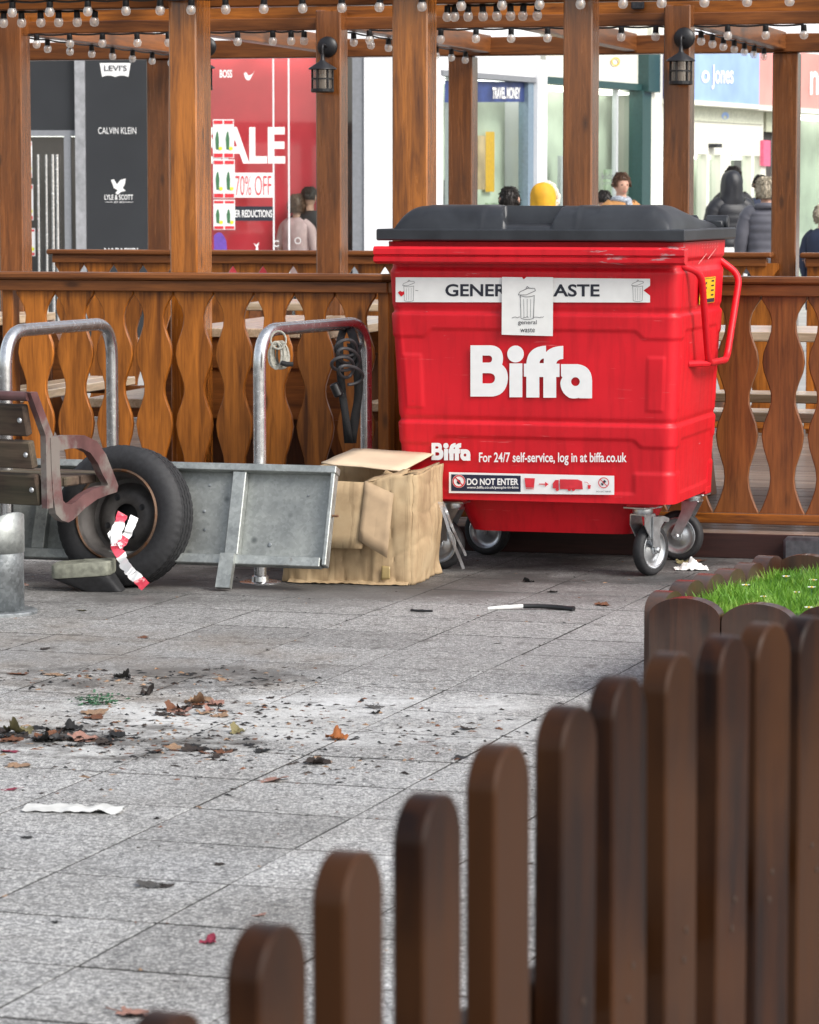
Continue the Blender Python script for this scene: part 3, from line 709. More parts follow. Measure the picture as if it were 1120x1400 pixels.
lbox('upper_wall', -200, 545, -260, 64, 0, .4, M_CLAD)
lbox('fascia', -200, 104, 64, 178, .02, .4, M_CHAR)
lbox('column', 104, 118, 64, 0, -.05, .3, metal('shop_steel', (.5,.5,.52), .4), z0=0)
lbox('brand_panel', 118, 238, 64, 0, .0, .3, M_CHAR, z0=0)
lbox('window_frame', 238, 244, 64, 0, .0, .15, M_LFRAME, z0=0)
lbox('display_backing', 180, 436, 64, 0, .45, .5, M_DISPRED, z0=0)
lbox('inner_wall', 436, 482, 64, 0, .6, .7, M_DARKIN, z0=0)
lbox('window_head', 238, 482, 64, 70, .0, .12, M_LFRAME)
lbox('grey_column', 482, 498, 64, 0, -.02, .3, M_GREYF, z0=0)
lbox('white_column', 498, 545, 64, 0, -.04, .4, M_CLAD, z0=0)
lbox('door_lobby', -60, 104, 178, 0, 1.5, 1.6, M_DARKIN, z0=0)
lbox('door_head', -60, 104, 178, 186, 0, .12, M_GREYF)
b = MB(); b.box(fx(-60), fx(104), .05, .06, 0, fz(186)); b.build('glass_door', M_GLASS, shop)
for a, w in ((53, 1.6), (64, 1.6), (73, 2.2), (79, 2.2)):
    b = MB(); x = fx(a); b.tube([(x, -.03, .15), (x, -.03, fz(211))], .0075*w, 8); b.tube([(x,-.03,fz(220)),(x,.05,fz(220))], .01, 6); b.build('door_handle', M_STEEL, shop, smooth=True)
lbox('door_stile', 88, 97, 186, 0, .0, .05, M_GREYF, z0=0)
for a0, a1, m in ((244, 373, 0), (375, 394, 0), (396, 482, 0)):
    b = MB(); b.box(fx(a0), fx(a1), .05, .062, .05, fz(70)); b.build('window_pane', M_GLASS, shop)
for a in (374, 395):
    b = MB(); b.box(fx(a)-.008, fx(a)+.008, .04, .07, .05, fz(70)); b.build('glazing_bar', M_CLAD, shop)
M_LAMP = bpy.data.materials.new('lit_ceiling_panel'); M_LAMP.use_nodes = True
_b = M_LAMP.node_tree.nodes['Principled BSDF']; _b.inputs['Emission Color'].default_value = (1, .97, .9, 1); _b.inputs['Emission Strength'].default_value = 2.6
for a0, a1 in ((250, 330), (345, 425)):
    b = MB(); b.box(fx(a0), fx(a1), .12, .42, fz(66), fz(65)); b.build('ceiling_light', M_LAMP, shop)
b = MB(); b.box(fx(0), fx(90), .4, 1.2, fz(184), fz(183)); b.build('ceiling_light', M_LAMP, shop)
def face(y): return lambda a, c: (fx(a), y, fz(c))
f = Flat(face(-.006))
f.poly([[(138,86),(180,86),(177,105)] + bez((177,105),(168,101),(159,105),4)[1:] + bez((159,105),(150,101),(141,105),4)[1:]], 0)
f.build('brand_tab', [M_WHITE], shop)
Flat(face(-.012)).text("LEVI'S", 144, 175, 97, 89, 0, .012).build('lettering', [M_INK], shop)
f = Flat(face(-.006))
f.text('CALVIN KLEIN', 135, 187, 183, 174, 0, -.004); f.cut()
f.text('LYLE & SCOTT', 143, 182, 273, 266, 0, .012).rect(144, 154, 276.4, 275.9).rect(171, 182, 276.4, 275.9).text('EST 1874', 156, 170, 277.5, 275)
f.poly([[(152,246),(156,245),(160,252),(165,246),(172,244),(171,251),(168,257),(172,261),(166,262),(161,266),(158,264),(161,260),(156,257)]])
f.line([(154,248),(159,256),(163,258)], .5); f.line([(170,246),(165,254),(163,258)], .5)
f.cut(); f.text('NAPAPIJRI', 142, 188, 348, 339, 0, .012); f.cut()
f.poly([[(210,97),(214,97),(214,105),(210,105)]]); f.cut(); f.text('L', 210, 214, 189, 181, 0, .02); f.cut()
f.poly([arc(212, 259, 4.6, 0, 360, 16)[:-1], arc(212, 259, 2.8, 0, 360, 16)[:-1]])
f.cut(); f.poly([[(26,94),(38,94),(38,106),(26,106)]]); f.cut(); f.poly([[(26,118),(39,118),(39,129),(26,129)]])
f.build('lettering', [M_WHITE], shop)
f = Flat(face(.035))
f.text('SALE', 281, 390, 224, 173, 0, .03); f.cut()
f.text('BOSS', 301, 318, 106, 95, 0, .03); f.cut()
f.poly([[(334,100),(337,98),(340,103)] + bez((340,103),(345,103),(349,96),4) + [(342,109)] + bez((342,109),(336,112),(334,100),4)[:-1]])
f.cut(); f.rect(321, 373, 270, 236, 0); f.cut()
f.poly([arc(407, 329, 4.4, 0, 360, 14)[:-1], arc(407, 329, 3.6, 0, 360, 14)[:-1]])
f.cut(); f.poly([[(346,332),(350,335),(354,331),(352,337),(353,344),(348,345),(350,338)]]); f.cut(); f.poly([arc(378, 333, 4.5, 40, 320, 10) + arc(378, 333, 3.2, 320, 40, 10)])
f.build('window_lettering', [M_WHITE], shop)
f = Flat(face(.03)); f.text('70% OFF', 322, 371, 267, 240, 0, -.01); f.build('window_lettering', [M_REDPR], shop)
f = Flat(face(.036)); f.rect(318, 373, 302, 282); f.build('window_band', [M_INK], shop)
f = Flat(face(.03)); f.text('FURTHER REDUCTIONS', 300, 372, 297, 287, 0, .02); f.build('window_lettering', [M_WHITE], shop)
for i, (p0, p1, q0, q1) in enumerate(((291.5, 320, 163, 216), (291.5, 321, 218, 271), (291.5, 321, 273, 314), (32, 44, 193, 243), (32, 45, 252, 301), (34, 47, 312, 350))):
    f = Flat(face(.028)); f.rect(p0, p1, q1, q0, 0)
    w = p1 - p0; h = q1 - q0; n = 2 if w > 20 else 1
    for k in range(n):
        a = p0 + w*k/n
        f.mb.add([face(.024)(x, y) for x, y in [(a+1,q0+.12*h),(a+w/n-1,q0+.12*h),(a+w/n-1,q0+1.5),(a+1,q0+1.5)]], [(0,1,2,3)], 1)
        f.mb.add([face(.024)(x, y) for x, y in [(a+1,q1-1),(a+w/n-1,q1-1),(a+w/n-1,q1-.12*h),(a+1,q1-.12*h)]], [(0,1,2,3)], 1)
        cx = a + w/n*.4
        f.mb.add([face(.024)(x, y) for x, y in [(cx-1.6,q0+.78*h),(cx+2.2,q0+.78*h),(cx+2.6,q0+.5*h),(cx+1,q0+.3*h),(cx-1,q0+.34*h),(cx-2.6,q0+.5*h)]], [(0,1,2,3,4,5)], 2 if i < 3 else 4)
        f.mb.add([face(.020)(x, y) for x, y in arc(a+w/n*.72, q0+.75*h, 2.6, 0, 360, 10)[:-1]], [tuple(range(10))], 3)
    f.build('poster', [M_WHITE, M_REDPR, M_GRNP, M_LIME, M_INK], shop)
f = Flat(face(.026)); f.poly([[(292,344),(292,322)] + bez((292,322),(302,310),(309,330),5) + [(310,344)]]); f.build('poster', [M_PURP], shop)

# receding row of shops on the right
RE = Vector((.425, .905, 0)).normalized(); RO = Vector((-.115, 35.5, 0)); RN = Vector((RE.y, -RE.x, 0)); RA = math.atan2(RE.y, RE.x)
def rs(px, y=0.0): return (plane_hit(px, 265, RO - RN*y, RN) - RO).dot(RE)
def rz(px, py, y=0.0): return plane_hit(px, py, RO - RN*y, RN).z
def rshop(label): return thing('shop', label, 'shop', RO, RA, 'row of shops receding on the right')
def rbox(name, p0, p1, z0, z1, y0, y1, mat, parent): b = MB(); y_ = min(0, y0); b.box(rs(p0, y_), rs(p1, y_), y0, y1, z0, z1); return b.build(name, mat, parent)
def rflat(y): return lambda a, c: (rs(a, y), y, rz(a, c, y))
s1 = rshop('travel money shop with a navy window sign behind the dark-haired person')
zt = rz(665, 108); 
rbox('upper_wall', 543, 738, zt, 9.0, 0, .4, M_CLAD, s1)
rbox('pier', 543, 606, 0, zt, -.02, .4, M_CLAD, s1)
rbox('pier', 735, 748, 0, rz(740, 82), -.05, .4, M_CLAD, s1)
rbox('back_wall', 606, 739, 0, zt, .36, .42, M_PALEIN, s1)
rbox('stall_floor', 606, 735, 0, .12, .1, .36, M_LFRAME, s1)
b = MB(); b.box(rs(608), rs(722), .06, .075, .12, zt); b.build('window_pane', M_GLASS, s1)
rbox('mullion', 622, 626, .12, zt, 0, .12, M_LFRAME, s1)
rbox('mullion', 722, 730, 0, zt, 0, .12, plain('blue_grey_frame', (.16,.22,.28), .4), s1)
rbox('window_head', 606, 735, zt, zt+.06, -.03, .14, M_GREYF, s1)
f = Flat(rflat(.05)); f.mb.add([f.fn(*q) for q in [(608,140),(722,139),(722,112),(608,110)]], [(0,1,2,3)]); f.build('window_sign', [M_NAVYS], s1)
f = Flat(rflat(.04)); f.text('TRAVEL MONEY', 673, 711, 135, 119, 0, .03); f.build('window_lettering', [M_WHITE], s1)
f = Flat(rflat(.3)); f.rect(664, 676, 262, 180); f.build('display_card', [M_YEL], s1)
b = MB(); b.box(rs(612), rs(730), .14, .34, zt-.05, zt-.02); b.build('ceiling_light', M_LAMP, s1)
s2 = rshop('shop with dark green window frame and kids lettering on the glass')
zt2 = rz(850, 122)
rbox('upper_wall', 748, 902, zt2, 9.0, .02, .4, M_CREAM, s2)
rbox('green_pier', 886, 902, rz(886, 126), rz(886, 70), -.12, .02, M_GREENF, s2)
rbox('back_wall', 748, 889, 0, zt2, .45, .5, M_PALEIN, s2); rbox('floor', 748, 880, 0, .1, .1, .45, M_LFRAME, s2)
b = MB(); b.box(rs(748), rs(878), .06, .075, .1, zt2); b.build('window_pane', M_GLASS, s2)
rbox('window_frame', 878, 890, 0, zt2, -.06, .12, M_GREENF, s2); rbox('window_head', 748, 880, zt2, zt2+.08, -.03, .14, M_GREENF, s2)
rbox('mullion', 846, 848, .1, zt2, .03, .09, M_LFRAME, s2)
rbox('pier', 890, 921, 0, 9.0, -.04, .4, M_CREAM, s2)
f = Flat(rflat(.04)); f.text('kids', 823, 839, 245, 236, 0, .01); f.cut(); f.text('upstairs', 823, 851, 254, 247, 0, -.006); f.build('window_lettering', [M_INKG], s2)
f = Flat(rflat(-.0)); f.poly([arc(841, 84, 6, 0, 360, 16)[:-1], arc(841, 84, 4.4, 0, 360, 16)[:-1]]); f.build('emblem', [M_YEL], s2)
b = MB(); b.box(rs(901), rs(903), -.34, -.05, rz(905, 135), rz(905, 74)); b.build('projecting_sign', plain('deep_blue_sign', (.02,.03,.25), .4), s2)
b = MB(); b.box(rs(752), rs(875), .14, .42, zt2-.05, zt2-.02); b.build('ceiling_light', M_LAMP, s2)
for a0, a1, z0_, z1_, m_ in ((760, 772, .12, 1.5, M_TANP), (790, 798, .12, 1.9, M_LFRAME), (812, 826, .12, 1.25, M_GREYP), (852, 862, .12, 1.75, M_SAGEP)):
    rbox('display_panel', a0, a1, z0_, z1_, .22, .26, m_, s2)
for a0, a1, z0_, z1_, m_ in ((634, 650, .12, 1.6, M_GREYP), (668, 672, .12, 2.2, M_LFRAME), (690, 704, .12, 1.35, M_SAGEP), (676, 686, 1.5, 2.1, M_TANP)):
    rbox('display_panel', a0, a1, z0_, z1_, .2, .24, m_, s1)
s3 = rshop('jeweller shop with pale blue fascia sign reading Jones')
zb = rz(1000, 142); ztp = rz(1000, 62)
rbox('upper_wall', 921, 1037, ztp, 9.0, .02, .4, M_CLAD, s3)
rbox('fascia_sign', 921, 1037, zb, ztp, -.15, .4, M_BLUES, s3)
rbox('fascia_sill', 921, 1037, zb-.06, zb, -.2, .4, M_CREAM, s3)
f = Flat(rflat(-.158)); f.text('Jones', 972, 1001.5, 122, 88, 0, .02); f.cut(); f.text('o', 958, 969, 113, 96, 0, .02); f.build('lettering', [M_WHITE], s3)
zd = rz(1000, 212)
rbox('transom_wall', 921, 1043, zd, zb-.06, .0, .3, M_CREAM, s3)
rbox('transom_panel', 921, 1043, rz(1000,168), rz(1000,147), -.02, 0, plain('pale_sage_panel', (.50,.52,.42), .6), s3)
f = Flat(rflat(-.026)); f.poly([arc(991, 158, 5, 0, 360, 16)[:-1], arc(991, 160, 2.6, 0, 360, 12)[:-1]]); f.build('crest', [M_BLUES], s3)
rbox('back_wall', 921, 1046, 0, zd, .45, .5, M_PALEIN, s3)
b = MB(); b.box(rs(921), rs(1043), .06, .075, .0, zd); b.build('window_pane', M_GLASS, s3)
for a0, a1 in ((966, 970), (985, 999), (1027, 1031), (1040, 1047)): rbox('mullion', a0, a1, 0, zd, .0, .14, M_CREAM, s3)
rbox('fall_arrest_box', 980, 987, rz(984,202), rz(984,197), -.12, 0, M_CHAR, s3)
b = MB(); b.box(rs(925), rs(1040), .14, .42, zd-.05, zd-.02); b.build('ceiling_light', M_LAMP, s3)
s4 = rshop('shop with faded red fascia sign at the far right')
rbox('upper_wall', 1037, 1400, ztp, 9.0, .02, .4, M_CLAD, s4)
rbox('fascia_sign', 1037, 1400, zb, ztp, -.14, .4, M_REDS, s4)
f = Flat(rflat(-.148)); f.text('P', 1058, 1072, 126, 92, 0, .02); f.cut(); f.text('no', 1106, 1134, 130, 97, 0, .02); f.build('lettering', [M_WHITE], s4)
rbox('fascia_sill', 1037, 1400, zb-.07, zb, -.2, .4, M_CREAM, s4)
rbox('transom_wall', 1047, 1064, rz(1050,180), zb-.07, .0, .3, plain('sage_wall', (.42,.44,.33), .7), s4)
rbox('poster_board', 1043.5, 1053, rz(1048,227), rz(1048,192), -.05, 0, M_PINK, s4)
rbox('dark_door', 1053, 1066, 0, rz(1050,180), .1, .3, M_DARKIN, s4)
rbox('back_wall', 1066, 1400, 0, zb-.07, .45, .5, M_PALEIN, s4)
b = MB(); b.box(rs(1066), rs(1400), .05, .065, .0, zb-.07); b.build('window_pane', M_GLASS, s4)
rbox('pier', 1066, 1074, 0, zb-.07, -.02, .3, M_CREAM, s4)
b = MB(); b.box(rs(1080), rs(1380), .12, .42, zb-.13, zb-.10); b.build('ceiling_light', M_LAMP, s4)

# ------------------------------------------------------------------ red wheeled waste bin
BA = R(16.3)
wb = thing('waste_bin', 'large red four-wheeled waste bin with black lid and white lettering', 'bin', D(.708, -.92), -BA)
def b_half(z): return .530 + (.573-.530)*(z-.285)/(.985)
def b_front(z): return .118 - (.118-.048)*(z-.285)/.985
def b_back(z): return .885 + .055*(z-.285)/.985
def relief(x, z, w):
    """pressed ribs and panels, metres proud of the plain wall; x runs from -w to w"""
    ax = abs(x)/w; h = 0
    edge = smooth(.70, .78, ax)
    P = .0055
    h += P * smooth(.985, .998, z) * 0
    # upper belt
    lo = .938 - .030*edge
    h += P * (smooth(lo-.006, lo+.006, z) - smooth(.992, 1.003, z))
    h -= .005 * (smooth(.996, 1.003, z) - smooth(1.010, 1.03, z))
    # middle belt
    lo = .527 - .028*edge
    h += P * (smooth(lo-.006, lo+.006, z) - smooth(.576, .586, z))
    h -= .005 * (smooth(.581, .587, z) - smooth(.592, .61, z))
    # foot belt with the pocket for the sticker
    pocket = (1-smooth(.70, .74, ax))
    h += P * (1 - smooth(.395, .407, z)) * (1 - pocket * smooth(.318, .328, z))
    # corner pads
    pad = smooth(.79, .805, ax) * (1 - smooth(.955, .97, ax)) * smooth(.632, .642, z) * (1 - smooth(.835, .846, z))
    h += .004 * pad
    # neck
    h -= .012 * smooth(1.155, 1.175, z) * (1-smooth(1.20, 1.21, z))
    return h
def body_fn(u, w):
    z = .285 + .985*w
    a, yf, yb = b_half(z), b_front(z), b_back(z); r = .045
    cx, cy = 0, (yf+yb)/2; hy = (yb-yf)/2
    # perimeter, starting mid back-left going round; front gets half of the samples
    segs = [('F', .46), ('c1', .04), ('R', .22), ('c2', .02), ('B', .06), ('c3', .02), ('L', .14), ('c4', .04)]
    s = u
    for nme, l in segs:
        if s < l or nme == 'c4': t = min(1, s/l); break
        s -= l
    dent = .005*noise.noise(Vector((u*9, z*4, 3.1))) * (1 if nme in 'FR' else 0)
    if nme == 'F':
        x = -a + r + (2*a-2*r)*t; return (x, yf - relief(x, z, a) - dent, z)
    if nme == 'R':
        y = yf + r + (2*hy-2*r)*t; return (a + relief(y-cy, z, hy)*.9 + dent, y, z)
    if nme == 'B': x = a - r - (2*a-2*r)*t; return (x, yb, z)
    if nme == 'L': y = yb - r - (2*hy-2*r)*t; return (-a - relief(y-cy, z, hy)*.9, y, z)
    k = {'c1': 0, 'c2': 1, 'c3': 2, 'c4': 3}[nme]; w_ = R(-90 + 90*k + 90*t)
    ccx = (a-r) if k in (0,1) else -(a-r); ccy = yf + r if k in (0,3) else yb - r
    q = relief(a, z, a) if k in (0,3) else relief(hy, z, hy)*.9
    return (ccx + (r+q)*math.cos(w_), ccy + (r+q)*math.sin(w_), z)
b = MB(); b.grid(330, 170, body_fn, wrap=True)
n_ = 170; b.f.append(tuple(i*n_ for i in range(330))); b.m.append(0)
b.build('body', M_RED, wb, smooth=True, ang=55)
def sump(u, w):
    w_ = 2*math.pi*u; z = .152 + .14*w; k = 1 - .16*(1-w)
    cx = math.copysign(abs(math.cos(w_))**.28, math.cos(w_)); cy = math.copysign(abs(math.sin(w_))**.28, math.sin(w_))
    return (.39*k*cx + .02, .5 + .27*k*cy, z)
b = MB(); b.grid(72, 6, sump, wrap=True); b.f.append(tuple(i*6 for i in range(72))); b.m.append(0); b.build('sump', M_RED, wb, smooth=True, ang=50)
b = MB(); b.prism([(.048,1.185),(.010,1.188),(-.014,1.196),(-.016,1.212),(-.004,1.2155),(-.004,1.219),(-.017,1.223),(-.018,1.243),(-.008,1.252),(.048,1.252)], -.603, .597, 'x'); b.build('comb_rail', M_REDW, wb, smooth=True, ang=30)
# lid
b = MB(); b.box(-.597, .597, 0, 1.0, 1.274, 1.318, .005); b.build('lid_flange', M_LID, wb, smooth=True, ang=30)
def dome(u, w):
    x = -.535 + 1.07*u; y = .028 + .92*w
    def q(d, r): d = max(0, min(1, d/r)); return math.sqrt(max(0, 1-(1-d)**2))
    back = 1 - .62*smooth(.30, 1.0, w)
    h = .089 * q(.535-abs(x), .10) * q(y-.028, .11) * q(.948-y, .06) * back
    # grip recess in the middle and moulded pads beside it
    xm = x + .01; top = .118 + .02*(1-w*6)
    rec = (1 - smooth(.085+.25*w, .095+.25*w, abs(xm))) * (1 - smooth(.135, .15, y))
    h *= 1 - .72*rec
    for cx in (-.31, .36):
        pad = (1-smooth(.105, .115, abs(x-cx))) * smooth(.05, .06, y) * (1 - smooth(.5, .52, y)); h += .0035*pad
    rib = (1 - smooth(.006, .012, abs(abs(x+.01)-.185))) ; h += .003*rib*(1-smooth(.6,.7,y))
    return (x, y, 1.316 + h)
b = MB(); b.grid(150, 90, dome); b.build('lid_dome', M_LID, wb, smooth=True, ang=60)
for x in (.40, .525, -.40, -.525):
    b = MB(); b.T = Matrix.Translation((x, .985, 1.338)) @ Matrix.Rotation(R(90), 4, 'Y'); b.lathe([(0,-.045),(.022,-.045),(.028,-.04),(.028,.04),(.022,.045),(0,.045)], 16); b.T = None
    b.box(x-.03, x+.03, .93, .985, 1.315, 1.345, .005); b.build('hinge', M_LID, wb, smooth=True)
b = MB(); b.T = Matrix.Translation((.463, .985, 1.338)) @ Matrix.Rotation(R(90), 4, 'Y'); b.lathe([(0,-.09),(.008,-.09),(.008,.09),(0,.09)], 8); b.build('hinge_pin', M_ZINC, wb)
for sx in (1, -1):
    x = sx*.572; pr = 1.0 if sx > 0 else .25; X_ = lambda d: sx*(.572 + d*pr)
    b = MB(); b.tube(path_round([(x-sx*.02, .13, 1.185), (X_(.045), .21, 1.155), (X_(.035), .41, .805), (X_(.030), .80, .80), (X_(.055), .93, 1.13), (x-sx*.02, .90, 1.19)], .05, 6), .0135, 10)
    b.build('side_handle', M_REDW, wb, smooth=True)
b = MB(); b.tube([(.545, .30, .806), (.606, .42, .805)], .013, 8); b.build('handle_bracket', M_REDW, wb, smooth=True)
# print on the front
slope = (b_front(1.27) - b_front(.285)) / .985
nrm = Vector((0, -1, slope)).normalized()
def onbin(off): return lambda a, c: (a, b_front(c) - off, c)
def bx(px): return deck_uv(px, 500, -.83)[0] - .708
def strip_fn(off):
    return lambda a, c: (bx(a), 0, 0)
def mapf(off):
    def f(px, py):
        P = wb.location + Vector((math.sin(BA), math.cos(BA), 0)) * (.078 - off)
        # iterate on the tapered wall
        n = Vector((math.sin(BA), math.cos(BA), 0)); z = .7
        for _ in range(4):
            P = wb.location + n * (b_front(z) - off); q = plane_hit(px, py, P, n); z = q.z
        d = q - wb.location
        return (d.x*math.cos(BA) - d.y*math.sin(BA), b_front(z) - off, z)
    return f
f = Flat(mapf(.009)); q = f.fn
f.poly([[(541,379),(714,379.6),(717,382),(720,379.6),(889,381),(889,390.5),(880,397),(889,404),(889,413.5),(541,413)]]); f.build('label_strip', [M_PAPER], wb)
f = Flat(mapf(.0102))
f.text('GENER', 609, 693, 405.2, 388.2, 0, .022); f.cut(); f.text('ASTE', 756.5, 820, 405.5, 388.5, 0, .022)
def dustbin(f, cx, cy, w, h, lw, mi, tilt=1):
    top, bot = cy - h*.28, cy + h*.5
    f.line(bez((cx-w*.40,top),(cx-w*.36,bot*.5+top*.5),(cx-w*.36,bot),4), lw, mi); f.line([(cx+w*.40,top),(cx+w*.36,bot)], lw, mi)
    f.line(bez((cx-w*.36,bot),(cx,bot+h*.09),(cx+w*.36,bot),6), lw, mi); f.line(bez((cx-w*.42,top),(cx,top+h*.10),(cx+w*.42,top),6), lw, mi)
    for k in (-.2, 0, .2): f.line([(cx+w*k,top+h*.12),(cx+w*k*.92,bot-h*.02)], lw*.7, mi)
    l = [(cx-w*.5, top-h*.02), (cx-w*.42, top-h*.12), (cx+w*.05, top-h*.25), (cx+w*.42, top-h*.24), (cx+w*.47, top-h*.16), (cx-w*.05, top-h*.02), (cx-w*.5, top-h*.02)]
    f.line(l, lw, mi); f.line([(cx-w*.08, top-h*.22),(cx, top-h*.31),(cx+w*.12, top-h*.25)], lw, mi)
f.cut(); dustbin(f, 559, 398, 17, 26, .5, 1); f.line([(568,397),(572,397.4)], .7, 1); f.cut(); dustbin(f, 872, 398, 17, 26, .5, 1)
f.build('lettering', [M_INK, M_INKG], wb)
f = Flat(mapf(.0108)); f.poly([[(544,400),(547,397.5),(550,399),(552.5,397.8),(553,402),(548.5,405.5)]]); f.build('red_tear', [M_RED], wb)
f = Flat(mapf(.017)); f.poly([[(686.5,378.5),(714,379),(716,382),(720,378.6),(756.5,379),(756,459.5),(686,457.5)]]); f.build('paper_note', [M_PAPER], wb)
f = Flat(mapf(.0185)); dustbin(f, 721, 415, 24, 40, .75, 0)
pts = [(700 + k*1.9, 433.6 + rng.uniform(-1,1)) for k in range(25)]; f.line(pts[:7], .7, 0); f.line(pts[8:13], .7, 0); f.line(pts[15:24], .7, 0)
f.build('note_drawing', [M_INKG], wb)
f = Flat(mapf(.0187)); f.text('general', 708.5, 734, 445, 437.5, 0, 0); f.cut(); f.text('waste', 711.5, 731.5, 454.2, 448.5, 0, 0); f.build('note_lettering', [M_INK], wb)
# big logo
def logo(f, x0, y0, sx, sy):
    def T(L): return [(x0 + (a-18)*sx, y0 + (c-42)*sy) for a, c in L]
    B = [(20,42),(190,42)] + bez((190,42),(290,46),(298,140),6)[1:] + bez((298,140),(300,175),(290,205),3)[1:] + bez((290,205),(340,240),(340,320),5)[1:] + bez((340,320),(330,460),(210,472),7)[1:] + [(20,472)]
    h1 = [(123,128),(178,128)] + bez((178,128),(205,130),(205,158),4)[1:] + bez((205,158),(204,187),(176,187),4)[1:] + [(123,187)]
    h2 = [(123,276),(185,276)] + bez((185,276),(228,280),(230,318),4)[1:] + bez((230,318),(228,360),(186,362),4)[1:] + [(123,362)]
    f.poly([T(B), T(h1), T(h2)])
    f.poly([T(arc(405,115,71,0,360,28)[:-1])]); f.poly([T([(353,194),(463,194),(463,478),(353,478)])])
    ff = [(497,480),(497,305),(476,305),(476,196),(497,196)] + bez((497,196),(505,52),(665,45),8)[1:] + [(665,100)] + bez((665,100),(705,50),(812,47),6)[1:] + [(812,157)] + bez((812,157),(758,158),(752,196),4)[1:] + [(780,197),(780,308),(752,308),(752,482),(642,482),(642,308),(608,308),(608,480)]
    h = [(609,192)] + bez((609,192),(612,158),(646,152),4)[1:] + [(646,192)]
    f.poly([T(ff), T(h)])
    a_ = [(792,200),(935,200)] + bez((935,200),(1056,215),(1058,340),7)[1:] + [(1058,487),(952,487),(947,483)] + bez((947,483),(900,494),(862,482),4)[1:] + bez((862,482),(790,440),(787,360),5)[1:] + [(792,335),(805,310),(793,300)]
    f.poly([T(a_), T(arc(916,347,37,0,360,20)[:-1])])
f = Flat(mapf(.0085)); logo(f, 643, 472, .1603, .163); f.build('logo', [M_WHITE], wb)
f = Flat(mapf(.0085)); logo(f, 590, 605.5, .0512, .0545); f.build('logo', [M_WHITE], wb)
f = Flat(mapf(.0085)); f.text('For 24/7 self-service, log in at biffa.co.uk', 655, 857, 636, 618.5, 0, .018); f.build('lettering', [M_WHITE], wb)
def stick_y(x, t): return 645.5 + (x-614)/226*5 + t*28.5 - (x-614)/226*2.5*t
f = Flat(mapf(.015)); S = lambda x, t: (x, stick_y(x, t))
f.poly([[S(614,0), S(840,0), S(840,1), S(614,1)]]); f.build('warning_sticker', [M_WHITE], wb)
f = Flat(mapf(.0162)); f.poly([[S(617,.1), S(712,.1), S(712,.9), S(617,.9)]], 0); f.build('sticker_panel', [M_NAVY], wb)
f = Flat(mapf(.0174)); yb_ = stick_y(665, .5)
f.text('DO NOT ENTER', 638.5, 709, yb_+2.6, yb_-6.6, 0, .03); f.cut(); f.text('www.biffa.co.uk/people-in-bins', 638.5, 709, yb_+8.6, yb_+3.8, 0, .01)
f.cut(); f.poly([arc(627.5, 658, 9, 0, 360, 24)[:-1]]); f.build('lettering', [M_WHITE], wb)
f = Flat(mapf(.0186))
f.poly([arc(627.5, 658, 8.6, 0, 360, 24)[:-1], arc(627.5, 658, 7.0, 0, 360, 24)[:-1]]); f.line([(622.5,652.5),(632.5,663.5)], 1.5); f.cut()
f.poly([[(717,653.5),(731.5,653.8),(730,667),(719,666.5)]]); f.line([(719,668),(730,668.4)], 1); f.cut(); f.line([(737,661.8),(746,662)], 1.3); f.poly([[(745.5,658.6),(750,662.1),(745.5,665.6)]]); f.cut()
f.poly([[(756,661),(759,656.5),(764,656),(764,668),(756,667.5)]]); f.poly([[(765.5,655.2),(790,655.6),(796,658),(797,669),(765.5,668.5)]])
for cx in (762, 778.5, 784): f.poly([arc(cx, 669, 2.3, 0, 360, 12)[:-1]])
f.cut(); f.poly([[(803.5,663),(808,663.2),(807.2,668.4),(804.2,668.2)]]); f.line([(799,659),(803,659.5),(805.5,662.5)], .6)
f.cut(); f.poly([arc(825.5, 660, 7.4, 0, 360, 24)[:-1], arc(825.5, 660, 6.3, 0, 360, 24)[:-1]]); f.line([(820.5,655),(830.5,665)], 1.0)
f.build('sticker_icons', [M_REDPR], wb)
f = Flat(mapf(.0183)); f.poly([[(823.5,659.2),(826.5,656),(829,658.2),(826,661.4)]]); f.poly([[(821.5,661.5),(823,660),(825.5,662.5),(824,664)]]); f.cut(); f.poly([[(624.5,660),(626,655),(629,656.5),(630.5,660.5),(627.5,662.5)]])
f.cut(); f.text('NO BATTERIES', 815.5, 835.5, 673, 671, 0, 0); f.build('sticker_icons', [M_INK], wb)
# side print
def onside(off): return lambda y, z: (b_half(z) + off, y, z)
f = Flat(onside(.008)); f.rect(.40, .70, 1.03, 1.130, 0); f.build('yellow_sticker', [M_YEL], wb)
f = Flat(onside(.0092)); f.rect(.41, .69, 1.032, 1.047, 0)
for k in range(4): f.line([(.62, 1.06+k*.018), (.67, 1.06+k*.018)], .006)
for k in range(3): f.line([(.50, 1.065+k*.02), (.53, 1.07+k*.02)], .009)
f.line([(.41,1.125),(.69,1.125)], .002); f.build('sticker_print', [M_INK], wb)
f = Flat(onside(.004)); f.line([(.37,1.185),(.52,1.222)], .004); f.line([(.55,1.20),(.70,1.238)], .004)
for r_ in range(2):
    for k in range(7): f.line([(.42+k*.05, 1.243+r_*.012), (.435+k*.05, 1.248+r_*.012)], .003)
f.build('embossed_marks', [plain('scuffed_red', (.75,.30,.28), .5)], wb)
